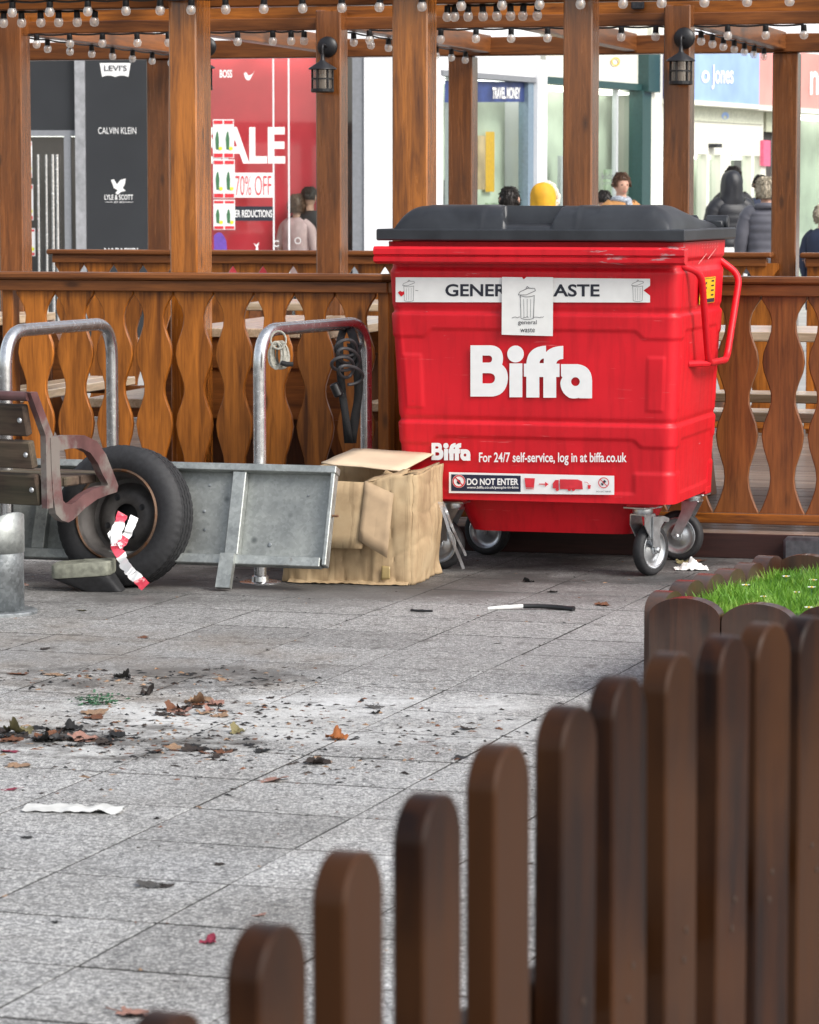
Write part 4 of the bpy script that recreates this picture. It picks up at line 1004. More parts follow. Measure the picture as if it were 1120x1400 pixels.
# castors
def castor(x, y, yaw, swing, pedal):
    # yaw: direction the wheel disc faces, measured from straight at the camera towards the right (world)
    ca = R(yaw) + BA; face_ = Vector((math.sin(ca), -math.cos(ca), 0)); roll = Vector((math.cos(ca), math.sin(ca), 0)) * swing
    root_loc = Vector((x, y, 0))
    M = Matrix((( *Vector((math.cos(ca), math.sin(ca), 0)),), (0,0,0), (0,0,0)))
    rotz_ = ca
    fk = MB(); tr = .055*swing
    fk.box(-.06, .06, -.05, .05, .262, .270, .002)
    fk.T = Matrix.Identity(4); fk.lathe([(0,.262),(.038,.262),(.040,.250),(.034,.236),(0,.236)], 20)
    for s_ in (-1, 1):
        yy = s_*.033
        poly = [(-.034, .240), (.034, .240), (tr+.020, .105), (tr+.012, .088), (tr-.012, .088), (tr-.022, .108), (-.036, .20)]
        fk.prism(poly, yy-.002, yy+.002, 'y')
    fk.box(-.035, .035, -.034, .034, .234, .244, .003)
    fork = fk.build('castor', M_ZINC, wb, root_loc, (0, 0, rotz_), smooth=True, ang=40)
    ty = MB(); ty.T = Matrix.Translation((tr, 0, .1)) @ Matrix.Rotation(R(90), 4, 'X')
    ty.lathe([(.072,-.019),(.082,-.022),(.092,-.0205),(.0985,-.012),(.1,0),(.0985,.012),(.092,.0205),(.082,.022),(.072,.019)], 40, closed=True); ty.build('tyre', M_RUBBER, fork, smooth=True, ang=60)
    ri = MB(); ri.T = Matrix.Translation((tr, 0, .1)) @ Matrix.Rotation(R(90), 4, 'X')
    ri.lathe([(.0735,.0195),(.070,.0205),(.066,.012),(.052,.006),(.040,.009),(.028,.016),(.018,.018),(.017,.026),(0,.026)], 36)
    ri.lathe([(.0735,-.0195),(.070,-.0205),(.066,-.012),(.052,-.006),(.040,-.009),(.028,-.016),(.018,-.018),(.017,-.026),(0,-.026)], 36)
    rim = ri.build('rim', M_ZINC, fork, smooth=True, ang=50)
    ax = MB(); ax.T = ty.T; ax.lathe([(0,.042),(.007,.042),(.011,.038),(.011,-.038),(.007,-.042),(0,-.042)], 8); ax.build('axle_bolt', M_ZINC, fork)
    if pedal:
        pd = MB(); s_ = math.copysign(1, swing)
        pd.T = Matrix.Translation((s_*.03, -.04, .215)) @ Matrix.Scale(s_, 4, (1,0,0))
        pd.prism([(-.02,-.10),(.02,-.10),(.03,-.03),(.055,-.008),(.085,-.012),(.09,.002),(.05,.014),(-.02,.014)], -.002, .002, 'y')
        pd.grid(6, 5, lambda u, w: (-.02+.108*u, -.002+.05*w, .012 + .008*math.sin(u*3.0) - .012*u*u)); pd.build('brake_pedal', M_ZINC, fork, smooth=True)
castor(.400, .20, 52, 1, True); castor(.47, .80, -22, -1, False)
castor(-.355, .235, -24, -1, True); castor(-.42, .80, -30, 1, False)
for x, y in ((.40,.2), (.47,.8), (-.355,.235), (-.42,.8)):
    if True:
        b = MB(); b.box(x-.055, x+.065, y-.05, y+.05, .270, .30, .003); b.build('castor_mount', M_REDW, wb)

# ------------------------------------------------------------------ crumpled cardboard box
BXA = R(13.5)
card = thing('cardboard_box', 'crumpled open brown cardboard box beside the red bin', 'box', gnd(565, 801), -BXA)
BW, BD = .485, .45
def nz3(x, y, z, s): return noise.noise(Vector((x*s, y*s, z*s)))
def wall_pt(s, z):
    """s runs round the rim: 0..1 front (left to right), 1..2 right side, 2..3 back, 3..4 left"""
    k = int(s) % 4; t = s - int(s)
    c = [(-BW, 0), (0, 0), (0, BD), (-BW, BD)]
    a, b_ = c[k], c[(k+1) % 4]
    x, y = a[0]+(b_[0]-a[0])*t, a[1]+(b_[1]-a[1])*t
    # rounded corners
    r = .03; cx, cy = -BW/2, BD/2
    dx, dy = x-cx, y-cy; ex, ey = abs(dx)-(BW/2-r), abs(dy)-(BD/2-r)
    if ex > 0 and ey > 0:
        l = math.hypot(ex, ey); ex, ey = ex/l*r, ey/l*r
        x = cx + math.copysign(BW/2-r+ex, dx); y = cy + math.copysign(BD/2-r+ey, dy)
    q = z/.42
    bulge = .016*math.sin(math.pi*min(1, q)) * math.sin(math.pi*t) + .010*nz3(x+s*.3, y, z, 5) - .006*max(0, 1-abs(nz3(x+y+s, 0, z*.35, 5))*7) - .004*max(0, 1-abs(nz3(x*.5+y*.5, 3, z, 7))*8) + .02*max(0, 1-q*9)*abs(nz3(x, y, 7, 11))
    nx, ny = [(0,-1),(1,0),(0,1),(-1,0)][k]
    shear = .012*q
    return Vector((x + nx*bulge + shear + .05*(1-q)*0 - (.02*(1-q) if k == 3 else 0), y + ny*bulge, z))
def rim_h(s):
    h = .415 + .012*nz3(s*2.1, 1, 0, 1) + .005*nz3(s*11, 4, 0, 1)
    if s < 1: h = .372 + .04*smooth(.45, .95, s) + .008*nz3(s*13, 2, 0, 1)
    elif s < 2: h = .412 + .012*math.sin((s-1)*2)
    elif s > 3: h = .41 - .04*(s-3)
    return h
b = MB(); b.grid(200, 46, lambda u, w: wall_pt(u*4 % 4, .002 + (rim_h(u*4 % 4)-.002)*w), wrap=True)
o = b.build('carton_wall', M_CARD, card, smooth=True, ang=50)
sd = o.modifiers.new('thickness', 'SOLIDIFY'); sd.thickness = .005; sd.offset = -1
b = MB(); b.grid(12, 12, lambda u, w: (-BW*u*.97-.01, BD*w*.97+.007, .012)); b.build('carton_base', M_CARD, card)
# lower lip of squashed cardboard spreading on the ground
b = MB(); b.grid(60, 5, lambda u, w: (lambda p: (p.x*(1+.0) + (-.004), p.y - .03*w - .006*nz3(u*9,0,0,1), .004 + .012*(1-w)**2 + .006*abs(nz3(u*14, w, 2, 1))))(wall_pt(u*.98, .01))); b.build('squashed_lip', M_CARD, card, smooth=True)
def sheet(name, c00, c10, c11, c01, mat, nu=7, nv=6, warp=.006, parent=card, th=.005, seed=0, curl=0.0):
    c00, c10, c11, c01 = map(Vector, (c00, c10, c11, c01)); nn = (c10-c00).cross(c01-c00).normalized()
    def fn(u, w):
        p = c00*(1-u)*(1-w) + c10*u*(1-w) + c11*u*w + c01*(1-u)*w
        return p + nn*(warp*nz3(u*2+seed, w*2, seed, 1.6) + warp*.4*nz3(u*7, w*7+seed, 0, 1) + curl*math.sin(math.pi*u)) 
    b = MB(); b.grid(nu, nv, fn); o = b.build(name, mat, parent, smooth=True, ang=6)
    m = o.modifiers.new('thickness', 'SOLIDIFY'); m.thickness = th; return o
sheet('back_flap', (-.395,.16,.440), (-.075,.13,.418), (-.02,.45,.462), (-.345,.45,.474), M_CARDP, warp=.004, seed=3)
sheet('front_flap', (-.425,-.026,.392), (-.165,-.032,.385), (-.178,-.072,.142), (-.425,-.060,.140), M_CARD, warp=.003, seed=5)
M_CARDT = plain('torn_cardboard', (.33,.235,.145), .85, var=.2, scale=12, bmp=.3)
sheet('torn_flap', (-.175,-.036,.392), (-.068,-.026,.345), (-.085,-.060,.108), (-.190,-.078,.172), M_CARDT, warp=.0025, seed=8)
sheet('torn_flap', (-.22,-.018,.372), (-.05,.02,.410), (-.03,.08,.425), (-.18,.07,.392), M_CARD, warp=.014, seed=11)
sheet('torn_flap', (-.485,.09,.40), (-.42,.03,.385), (-.40,.10,.425), (-.46,.16,.42), M_CARDP, warp=.01, seed=14)
sheet('right_flap', (-.10,.15,.395), (.0,.05,.415), (.005,.42,.425), (-.09,.40,.40), M_CARD, warp=.012, seed=17)
sheet('inner_flap', (-.20,.10,.36), (-.12,.08,.42), (-.10,.22,.40), (-.2,.2,.35), M_CARD, warp=.012, seed=19)
sheet('tape_strip', (-.115,-.0205,.075), (-.083,-.0205,.072), (-.083,-.024,.025), (-.117,-.024,.022), M_TAPEB, warp=.001, seed=21, th=.001)
f = Flat(lambda y, z: tuple(wall_pt(1 + min(.999, max(0, y/BD)), z) + Vector((.0035, 0, 0))))
lr = random.Random(12)
for k, (z, n, s0) in enumerate(((.292,15,.10), (.255,8,.12), (.222,11,.11), (.190,10,.14), (.158,11,.13), (.128,7,.12), (.098,8,.13))):
    y = s0
    for i in range(n):
        z2 = z + (y-s0)*.10
        for st in range(2):
            a = lr.uniform(-.004,.004); f.line([(y+st*.007+a, z2), (y+st*.007-a+lr.uniform(-.003,.003), z2+.011)], .0022)
        if lr.random() < .6: f.line([(y, z2+lr.choice((.0,.005,.010))), (y+.010, z2+lr.choice((.0,.005,.010)))], .0018)
        y += .019 if lr.random() < .85 else .03
o = f.build('faded_print', [plain('faded_print_ink', (.16,.13,.11), .8)], card); o['kind'] = 'stuff'

# ------------------------------------------------------------------ galvanised steel panel with leg
PNA = R(17)
pan = thing('steel_panel', 'galvanised steel panel with ribs leaning between the spare wheel and the box', 'metal panel', at(318, 771, 12.31), -PNA)
pan.rotation_euler = (R(-19), 0, -PNA); pan.rotation_mode = 'XYZ'
PL, PR, PH = -1.35, .365, .352
b = MB(); b.box(PL, PR, .018, .022, 0, PH); b.build('sheet', M_GALV, pan)
for nm, bx_ in (('top_flange', (PL, PR+.006, -.028, .026, PH-.004, PH+.024)), ('bottom_flange', (PL, PR-.02, -.028, .017, -.006, .030)), ('end_flange', (PR-.012, PR+.004, -.030, .017, .0, PH-.005)), ('rib', (-.030, .022, -.022, .0175, .0305, PH-.0045)), ('rib', (-.80, -.75, -.022, .0175, .0305, PH-.0045))):
    b = MB(); b.box(*bx_, .003); b.build(nm, M_GALV2, pan)
b = MB(); b.prism([(-.034,.03),(.020,.03),(.016,-.10),(-.040,-.10)], -.05, -.0225, 'y'); b.build('leg', M_GALV2, pan)
for x, z, r_ in ((.13,.08,.009), (-.14,.20,.007), (-.13,.30,.006), (-.13,.13,.006), (.26,.27,.005), (.02,.012,.005)):
    b = MB(); b.T = Matrix.Translation((x, .0175, z)) @ Matrix.Rotation(R(90), 4, 'X'); b.lathe([(0,.004),(r_*.8,.003),(r_,0)], 10); b.build('rivet', M_PIPE, pan, smooth=True)
b = MB(); b.tube([(PR, -.01, .19), (PR+.028, -.012, .19)], .005, 8); b.build('bolt', plain('rusty_bolt', (.16,.08,.04), .8), pan)

# ------------------------------------------------------------------ spare wheel
tl = gnd(182, 803); WR = .262
wheel = thing('spare_wheel', 'worn black tyre on a dirty steel wheel leaning against the galvanised panel', 'wheel', (tl.x-.05, tl.y+.02, 0))
wroot = Matrix.Rotation(R(-24), 4, 'Z') @ Matrix.Rotation(R(-9), 4, 'X') @ Matrix.Translation((0, 0, WR)) @ Matrix.Rotation(R(90), 4, 'X')
# local wheel axis +z after the last rotation faces the camera
HWD = .078
prof = [(.160,-.060),(.178,-.070),(.205,-HWD),(.232,-.073),(.248,-.062),(.256,-.052)] + [(.262,-.046),(.262,-.026),(.254,-.0245),(.254,-.0205),(.262,-.019),(.262,-.003),(.254,-.002),(.254,.002),(.262,.003),(.262,.019),(.254,.0205),(.254,.0245),(.262,.026),(.262,.046)] + [(.256,.052),(.248,.062),(.232,.073),(.205,HWD),(.178,.070),(.160,.060)]
def tread(k, j, r, z):
    if r > .2555:
        if (k + (1 if z > 0.02 else 0 if z > -.02 else 2)) % 4 == 0: r -= .0022
    elif .2475 < r < .257 and k % 4 < 1: r -= .001
    elif r < .24: r += .0012*math.sin(j*2.2)
    return r, z
b = MB(); b.T = wroot; b.lathe(prof, 216, closed=True, fn=tread); b.build('tyre', M_RUBBER, wheel, smooth=True, ang=32)
b = MB(); b.T = wroot; b.lathe([(.171,.062),(.168,.069),(.162,.069),(.158,.060),(.157,.045),(.146,.036),(.143,-.03),(.128,-.036),(.108,-.020),(.098,-.006),(.075,-.002),(.052,-.004),(.047,-.010)], 64)
M_WRIM = metal('dirty_steel_wheel', (.10,.092,.088), .55, .4, 18, rust=(.10,.06,.042,.64,12)); M_WRIM.node_tree.nodes['Principled BSDF'].inputs['Metallic'].default_value = .45
b.build('rim', M_WRIM, wheel, smooth=True, ang=50)
b = MB(); b.T = wroot; b.lathe([(.1725,.060),(.1725,.068),(.166,.0735),(.1605,.0695)], 64); b.build('rim_lip', metal('rusty_lip', (.16,.105,.075), .6, .4, 40, rust=(.15,.07,.035,.5,20)), wheel, smooth=True)
b = MB(); b.T = wroot; b.lathe([(0,-.055),(.12,-.055),(.15,-.05)], 40); b.build('rear_plate', M_BLACK, wheel)
for k in range(4):
    a = R(28 + 90*k); b = MB(); b.T = wroot @ Matrix.Translation((.078*math.cos(a), .078*math.sin(a), -.0015)); b.lathe([(0,.001),(.0085,.001),(.0105,.0022),(.0125,.001)], 14); b.build('bolt_hole', M_BLACK, wheel, smooth=True)
# red and white barrier tape hanging from the hub
M_TR = plain('barrier_tape_red', (.66,.06,.10), .35, var=.2, scale=40, patch=(.80,.42,.44,.55,30.0)); M_TW = plain('barrier_tape_white', (.80,.80,.80), .35, var=.06)
tape = thing('barrier_tape', 'scrap of red and white barrier tape hanging from the spare wheel', 'tape', tl + Vector((0,-.10,0)))
def tape_strip(pts, w, pat, seed):
    b = MB(); P = [at(x, y, d) - tape.location for x, y, d in pts]; L = []
    for a, c in zip(P[:-1], P[1:]):
        for k in range(8): L.append(a.lerp(c, k/8))
    L.append(P[-1]); sd_ = []
    L = [p + Vector((.006*nz3(i*.3, seed+7, 0, 1), .010*nz3(i*.45, seed, 0, 1), 0)) for i, p in enumerate(L)]
    for i, p in enumerate(L):
        t = (L[min(i+1, len(L)-1)] - L[max(i-1, 0)]).normalized(); s_ = t.cross(Vector((0,-1,0))).normalized()
        s_ = (s_ + Vector((0, .8*nz3(i*.17, seed+5, 0, 1), .35*nz3(i*.2, seed+9, 0, 1)))).normalized(); sd_.append(s_)
    vs_ = []
    for i, (p, q) in enumerate(zip(L, sd_)):
        ww = w*(.85 + .3*nz3(i*.25, seed+3, 0, 1)); vs_ += [p - q*ww/2, p + q*ww/2]
    b.add(vs_, [(2*i, 2*i+1, 2*i+3, 2*i+2) for i in range(len(L)-1)])
    b.m = [pat[min(len(pat)-1, i//7 % len(pat))] for i in range(len(b.m))]
    b.build('ribbon', [M_TR, M_TW], tape, smooth=True, ang=80)
yT = tl.y - .13
tape_strip([(168,702,yT+.07),(163,716,yT+.01),(158,735,yT-.01),(161,752,yT-.02),(168,766,yT-.045),(176,780,yT-.13),(187,790,yT-.15),(199,802,yT-.12)], .046, [0,1,1,0,1,1,1,0,0,1], 1)
tape_strip([(184,706,yT+.06),(178,722,yT+.0),(170,738,yT-.01),(163,747,yT-.02)], .036, [1,1,0,0,1], 4)
tape_strip([(161,717,yT+.04),(153,730,yT-.0),(157,748,yT-.012),(166,745,yT-.024)], .030, [1,1,0,1], 7)
# moulded block on the ground in front of the wheel
blk = link('wheel_block', None); bl = gnd(160, 804)
M_BLK = plain('olive_grey_rubber', (.20,.205,.165), .8, var=.3, scale=50, bmp=.4)
def blk_ring(ks, zs, offs):
    b = MB(); n = len(ks)
    def fn(u, w):
        a = 2*math.pi*u; i = int(round(w*(n-1))); cx = math.copysign(abs(math.cos(a))**.35, math.cos(a)); cy = math.copysign(abs(math.sin(a))**.35, math.sin(a))
        return (.112*ks[i]*cx + offs[i], .075*ks[i]*cy, zs[i] + .008*cx*(zs[i] > .05))
    b.grid(48, n, fn, wrap=True); return b
bpy.data.objects.remove(blk)
blk = thing('wheel_block', 'olive grey moulded block lying on the slabs in front of the spare wheel', 'block', (bl.x - .075, bl.y - .075, 0), R(-6))
blk_ring([0,.96,1,1,.97,0], [.108,.108,.103,.062,.056,.056], [-.04]*6).build('top_plate', M_BLK, blk, smooth=True, ang=40)
blk_ring([0,.96,.66,0], [.054,.054,.002,.002], [-.04,-.04,.035,.035]).build('base', M_RUBBER, blk, smooth=True, ang=40)

# ------------------------------------------------------------------ cycle hoops
def hoop(label, p0, p1, h, name='cycle_hoop'):
    p0, p1 = Vector(p0), Vector(p1); t = thing(name, label, 'cycle stand', p0, 0, 'steel cycle hoops')
    d = p1 - p0
    b = MB(); b.tube(path_round([(0,0,.004), (0,0,h), d + Vector((0,0,h)), d + Vector((0,0,.004))], .14, 12), .0245, 18); b.build('tube', M_STEEL, t, smooth=True, ang=60)
    for q in (Vector(), d):
        b = MB(); b.lathe([(0,.008),(.07,.008),(.078,.005),(.078,0),(0,0)], 24); b.lathe([(.0246,.03),(.032,.026),(.034,.008)], 20); b.build('base_plate', M_STEEL, t, q, smooth=True)
    return t
H0 = gnd(356, 797); hoop('steel cycle hoop with rope and black straps, beside the cardboard box', H0, (-.172, 13.30, 0), .945)
hoop('steel cycle hoop behind the bench at the left edge', (-1.49, 12.40, 0), (-1.168, 13.20, 0), .945)
# rope coil
rp = at(381, 484, 12.40); rope = thing('rope_coil', 'small coil of pale rope tied to the near bend of the steel hoop', 'rope', (rp.x, rp.y, rp.z), 0)
for k in range(14):
    b = MB(); a0 = rng.uniform(-.3,.3); rx, rz_ = .022 + rng.uniform(-.006,.008), .046 + rng.uniform(-.006,.006)
    b.tube([(rx*math.cos(w+a0) + .004*(k-6)*.4, .005*(k-6)*.6 + .004*math.sin(w*2), rz_*math.sin(w) - .006*abs(math.cos(w*.5))) for w in [2*math.pi*i/22 for i in range(22)]], .0042, 6, closed=True); b.build('loop', M_ROPE, rope, smooth=True)
b = MB(); b.tube([(.028*math.cos(w), -.012 + .03*math.sin(w)*.4, .052+.032*math.sin(w)) for w in [2*math.pi*i/24 for i in range(24)]], .004, 6, closed=True); b.build('loop', M_ROPE, rope, smooth=True)
b = MB(); b.tube([(.01,-.03,-.030),(.03,-.032,-.036),(.055,-.03,-.036)], [.009,.010,.008], 8); b.build('taped_end', M_WEB, rope, smooth=True)
# black straps and coiled grey cable lock
hx, hy = at(484, 455, 13.10).x, 13.10
strap = thing('lashing_strap', 'black webbing strap with buckle draped over the far bend of the steel hoop', 'strap', (hx, hy, .90))
def strap_part(pts, w, name='webbing'):
    P = [at(x, y, d) - strap.location for x, y, d in pts]; L = path_round(P, .05, 4); b = MB()
    S = [Vector((.92, .25*math.sin(i*.9), .2*math.sin(i*.6))).normalized() for i in range(len(L))]
    b.ribbon(L, S, w); o = b.build(name, M_WEB, strap, smooth=True); m = o.modifiers.new('thickness', 'SOLIDIFY'); m.thickness = .006
strap_part([(478,447,13.16),(484,462,13.02),(491,505,13.02),(490,545,13.03),(484,580,13.04),(481,606,13.05)], .034)
strap_part([(470,449,13.16),(464,466,13.02),(464,492,13.02),(467,530,13.03),(472,565,13.04),(476,606,13.05)], .030)
strap_part([(479,470,13.03),(487,500,13.05),(490,540,13.05),(487,575,13.06),(482,604,13.06)], .028)
strap_part([(470,545,13.03),(474,575,13.02),(478,606,13.04)], .026)
b = MB(); a_, c_ = at(456, 524, 13.0) - strap.location, at(464, 542, 13.0) - strap.location; b.tube([a_, a_.lerp(c_, .1), a_.lerp(c_, .9), c_], [.012,.019,.019,.014], 12); b.build('buckle', M_BLKPL, strap, smooth=True)
lock = thing('cable_lock', 'coiled dark grey cable lock hanging with the black strap on the hoop', 'cable lock', (hx, hy, .90))
pts = []
for i in range(100):
    a = i/100*2*math.pi*4.3; q = i/99
    cx = 474 + 3*math.sin(a*.31); cy = 470 + 46*q; r1 = 15 + 5*math.sin(a*.5+1); r2 = 16 - 5*q
    pts.append(at(cx + r1*math.cos(a), cy + r2*math.sin(a)*.9, 12.97 + .05*math.sin(a+.8)) - lock.location)
b = MB(); b.tube(pts, .0066, 8); b.build('cable', M_CABLE, lock, smooth=True)
# clear strapping by the castor
sp_ = gnd(632, 776); st = link('plastic_strapping', None); bpy.data.objects.remove(st)
b = MB(); P = [at(x, y, d) for x, y, d in ((598,686,12.72),(602,688,12.70),(608,705,12.69),(615,728,12.66),(622,748,12.68),(629,764,12.72),(634,778,12.72))]; P0 = P[-1].copy(); L = path_round([p - P0 for p in P], .03, 4)
b.ribbon(L, [Vector((.95,.1*math.sin(i),.3)).normalized() for i in range(len(L))], .012); b.ribbon([p + Vector((.008,-.012,.002*i)) for i, p in enumerate(L)], [Vector((.8,.5*math.sin(i),.3)).normalized() for i in range(len(L))], .010)
tag(b.build('plastic_strapping', M_STRAP, None, P0, smooth=True), 'strip of clear plastic strapping hanging at the left castor of the bin', 'plastic strap')

# ------------------------------------------------------------------ bench seen from behind
M_BRED = plain('worn_red_paint', (.105,.048,.047), .38, var=.35, scale=12, bmp=.15, patch=(.17,.15,.135,.44,1.8))
bn = at(63, 640, 11.9)
bench = thing('bench', 'old bench with weathered slats and dull red metal arm at the left edge', 'bench', (bn.x, bn.y, 0), R(150.6))
# local +x runs along the seat (to the left in view, slightly away), local -y... front of the bench
BF = Vector((.49, .872)); ang = math.atan2(BF.y, BF.x)
bench.rotation_euler = (0, 0, ang + R(90))   # local -y = front direction, local +x = towards ... the far left
def slat(x0, x1, y, z, w, tilt, mat=W_SLAT):
    b = MB(); b.T = Matrix.Translation((0, y, z)) @ Matrix.Rotation(tilt, 4, 'X'); b.box(x0, x1, -.017, .017, -w/2, w/2, .005); return b
for z, w in ((.656,.112), (.532,.100), (.405,.112)):
    slat(.012, 1.72, (z-.40)*.27 + .02, z, w, R(-14)).build('back_slat', W_SLAT, bench)
b = MB(); b.tube([(-.01, .115, .742), (1.72, .115, .742)], .017, 12); b.build('top_rail', M_BRED, bench, smooth=True)
for k in range(4): slat(.03, 1.70, -.10 - k*.105, .418, .092, R(90)).build('seat_slat', W_SLAT, bench)
def tz(px, py): t = (px-64)/95*.43; return (-t, CAM_H - (py-265)*(11.9+.87*t)/FPX)
outer = [tz(*p) for p in [(62,597),(85,594),(108,594),(125,602),(138,620),(148,645),(155,663),(153,672),(140,676),(125,682),(108,694),(92,710),(85,714),(76,711),(68,702),(65,680),(63,640)]]
inner = [tz(*p) for p in [(74,615),(88,612),(104,612),(116,618),(126,632),(133,648),(140,660),(140,663),(132,664),(120,668),(106,676),(94,686),(88,689),(82,688),(78,684),(76,668),(74,640)]]
def ring(b, O, I, x0, x1):
    n = len(O); vs = [(x, *p) for x in (x0, x1) for L in (O, I) for p in L]; fs = []
    for i in range(n):
        j = (i+1) % n
        fs += [(i, j, n+j, n+i), (2*n+i, 2*n+j, 3*n+j, 3*n+i), (i, j, 2*n+j, 2*n+i), (n+i, n+j, 3*n+j, 3*n+i)]
    b.add(vs, fs)
for x in (-.028, 1.72):
    b = MB(); ring(b, outer, inner, x, x+.030); b.build('arm', M_BRED, bench)
    b = MB(); b.prism([(.125,.757),(.083,.757),(-.008,.60),(-.005,.34),(.030,.34),(.035,.60)], x+.003, x+.027, 'x'); b.build('back_upright', M_BRED, bench)
for x in (.55, 1.25):
    b = MB(); b.box(x-.03, x+.03, -.30, -.24, 0, .39, .006); b.box(x-.03, x+.03, -.45, .03, .36, .398, .006); b.box(x-.09, x+.09, -.36, -.18, 0, .012, .003); b.build('leg', M_BRED, bench)
for z in (.656, .532, .405):
    b = MB(); b.T = Matrix.Translation((.035, (z-.40)*.27 + .038, z)) @ Matrix.Rotation(R(-90), 4, 'X'); b.lathe([(0,.006),(.006,.006),(.010,.002),(.010,0)], 12); b.build('bolt', M_ZINC, bench, smooth=True)

# cut galvanised pipe on a base plate
pc = gnd(-6, 838); pipe = thing('pipe_stub', 'galvanised pipe stub with slanted cut top on a round base plate', 'pipe', (pc.x, pc.y, 0))
b = MB(); b.grid(40, 2, lambda u, w: (.1*math.cos(2*math.pi*u), .1*math.sin(2*math.pi*u), .008 + w*(.285 + .05*math.cos(2*math.pi*u) - .04*math.sin(2*math.pi*u))), wrap=True)
o = b.build('pipe', M_PIPE, pipe, smooth=True, ang=60); m = o.modifiers.new('thickness', 'SOLIDIFY'); m.thickness = .007
b = MB(); b.lathe([(.09,.012),(.142,.012),(.146,.008),(.146,0)], 40); b.build('base_plate', M_PIPE, pipe, smooth=True)
b = MB(); b.grid(40, 3, lambda u, w: (.1025*math.cos(2*math.pi*u), .1025*math.sin(2*math.pi*u), .215 + w*(.078 + .05*math.cos(2*math.pi*u) - .04*math.sin(2*math.pi*u))), wrap=True)
o = b.build('collar', M_GALV2, pipe, smooth=True, ang=60); m = o.modifiers.new('thickness', 'SOLIDIFY'); m.thickness = .004

# ------------------------------------------------------------------ lawn plot with timber edging
EA = R(23); lo = Vector((.695, 9.60, 0)); eu = Vector((math.cos(EA), -math.sin(EA), 0)); ev = Vector((math.sin(EA), math.cos(EA), 0))
edging = thing('lawn_edging', 'low round-topped timber boards edging the small raised lawn', 'edging', lo, -EA)
def edge_board(w, h, th):
    n = 14; top = [(w/2*math.cos(math.pi*k/n), h - w*.26 + w*.26*math.sin(math.pi*k/n)) for k in range(n+1)]
    poly = [(w/2, 0)] + top + [(-w/2, 0)]
    b = MB(); b.prism(poly, -th/2, th/2, 'y'); return b.mesh('board', W_EDGE, True, 35)
em1, em2 = edge_board(.213, .30, .05), edge_board(.196, .305, .055)
LW, LD = 5*.218, 6*.203
for k in range(5):
    link('board', em1, edging, (.109 + k*.218, 0, rng.uniform(-.008,.006)), (rng.uniform(-.02,.02), 0, 0)); link('board', em1, edging, (.109 + k*.218, LD, rng.uniform(-.008,.006)))
for k in range(6):
    link('board', em2, edging, (0, .115 + k*.203, rng.uniform(-.008,.008)), (0, rng.uniform(-.02,.02), R(90))); link('board', em2, edging, (LW, .115 + k*.203, 0), (0, 0, R(90)))
soil = MB(); soil.box(.03, LW-.03, .03, LD-.03, .0, .232); setting(soil.build('lawn_soil', plain('dark_soil', (.035,.026,.017), .95, var=.4, scale=40), None, lo, (0,0,-EA)))
def grass_mat():
    m, nt, ns, ls, b = newmat('grass_blades')
    ge = N(ns, 'ShaderNodeNewGeometry'); nz = N(ns, 'ShaderNodeTexNoise', i_Scale=9.0, i_Detail=3.0); ls.new(ge.outputs['Position'], nz.inputs['Vector'])
    r = ramp(ns, [(.3, (.07,.18,.02)), (.5, (.15,.34,.03)), (.62, (.24,.42,.05)), (.78, (.42,.41,.17))]); ls.new(nz.outputs[0], r.inputs[0]); ls.new(r.outputs[0], b.inputs['Base Color'])
    b.inputs['Roughness'].default_value = .5
    tr = ns.new('ShaderNodeBsdfTranslucent'); ls.new(r.outputs[0], tr.inputs[0]); mx = ns.new('ShaderNodeMixShader'); mx.inputs[0].default_value = .35
    o = ns['Material Output']; ls.new(b.outputs[0], mx.inputs[1]); ls.new(tr.outputs[0], mx.inputs[2]); ls.new(mx.outputs[0], o.inputs[0]); return m
gr = MB(); gr_r = random.Random(5); vs, fs = [], []
for k in range(17000):
    x, y = gr_r.uniform(.04, LW-.04), gr_r.uniform(.04, LD-.04); a = gr_r.uniform(0, 6.28); h = gr_r.uniform(.025, .07)*(1 + .6*noise.noise(Vector((x*5, y*5, 1)))); w = gr_r.uniform(.0018,.0032); ln = gr_r.uniform(.1,.7)*h
    dx, dy = math.cos(a), math.sin(a); la = gr_r.uniform(0, 6.28); lx, ly = math.cos(la)*ln, math.sin(la)*ln; i = len(vs)
    vs += [(x-dx*w, y-dy*w, .225), (x+dx*w, y+dy*w, .225), (x+dx*w*.8+lx*.35, y+dy*w*.8+ly*.35, .225+h*.6), (x-dx*w*.8+lx*.35, y-dy*w*.8+ly*.35, .225+h*.6), (x+lx, y+ly, .225+h)]
    fs += [(i, i+1, i+2, i+3), (i+3, i+2, i+4)]
me = bpy.data.meshes.new('grass'); me.from_pydata(vs, [], fs); me.materials.append(grass_mat())
gro = setting(link('grass', me, None, lo, (0,0,-EA)), 'stuff'); gro['label'] = 'short bright green grass growing in the edged plot'; gro['category'] = 'grass'
M_PETAL = plain('daisy_petal', (.8,.8,.78), .6); M_DEYE = plain('daisy_eye', (.7,.45,.03), .7)
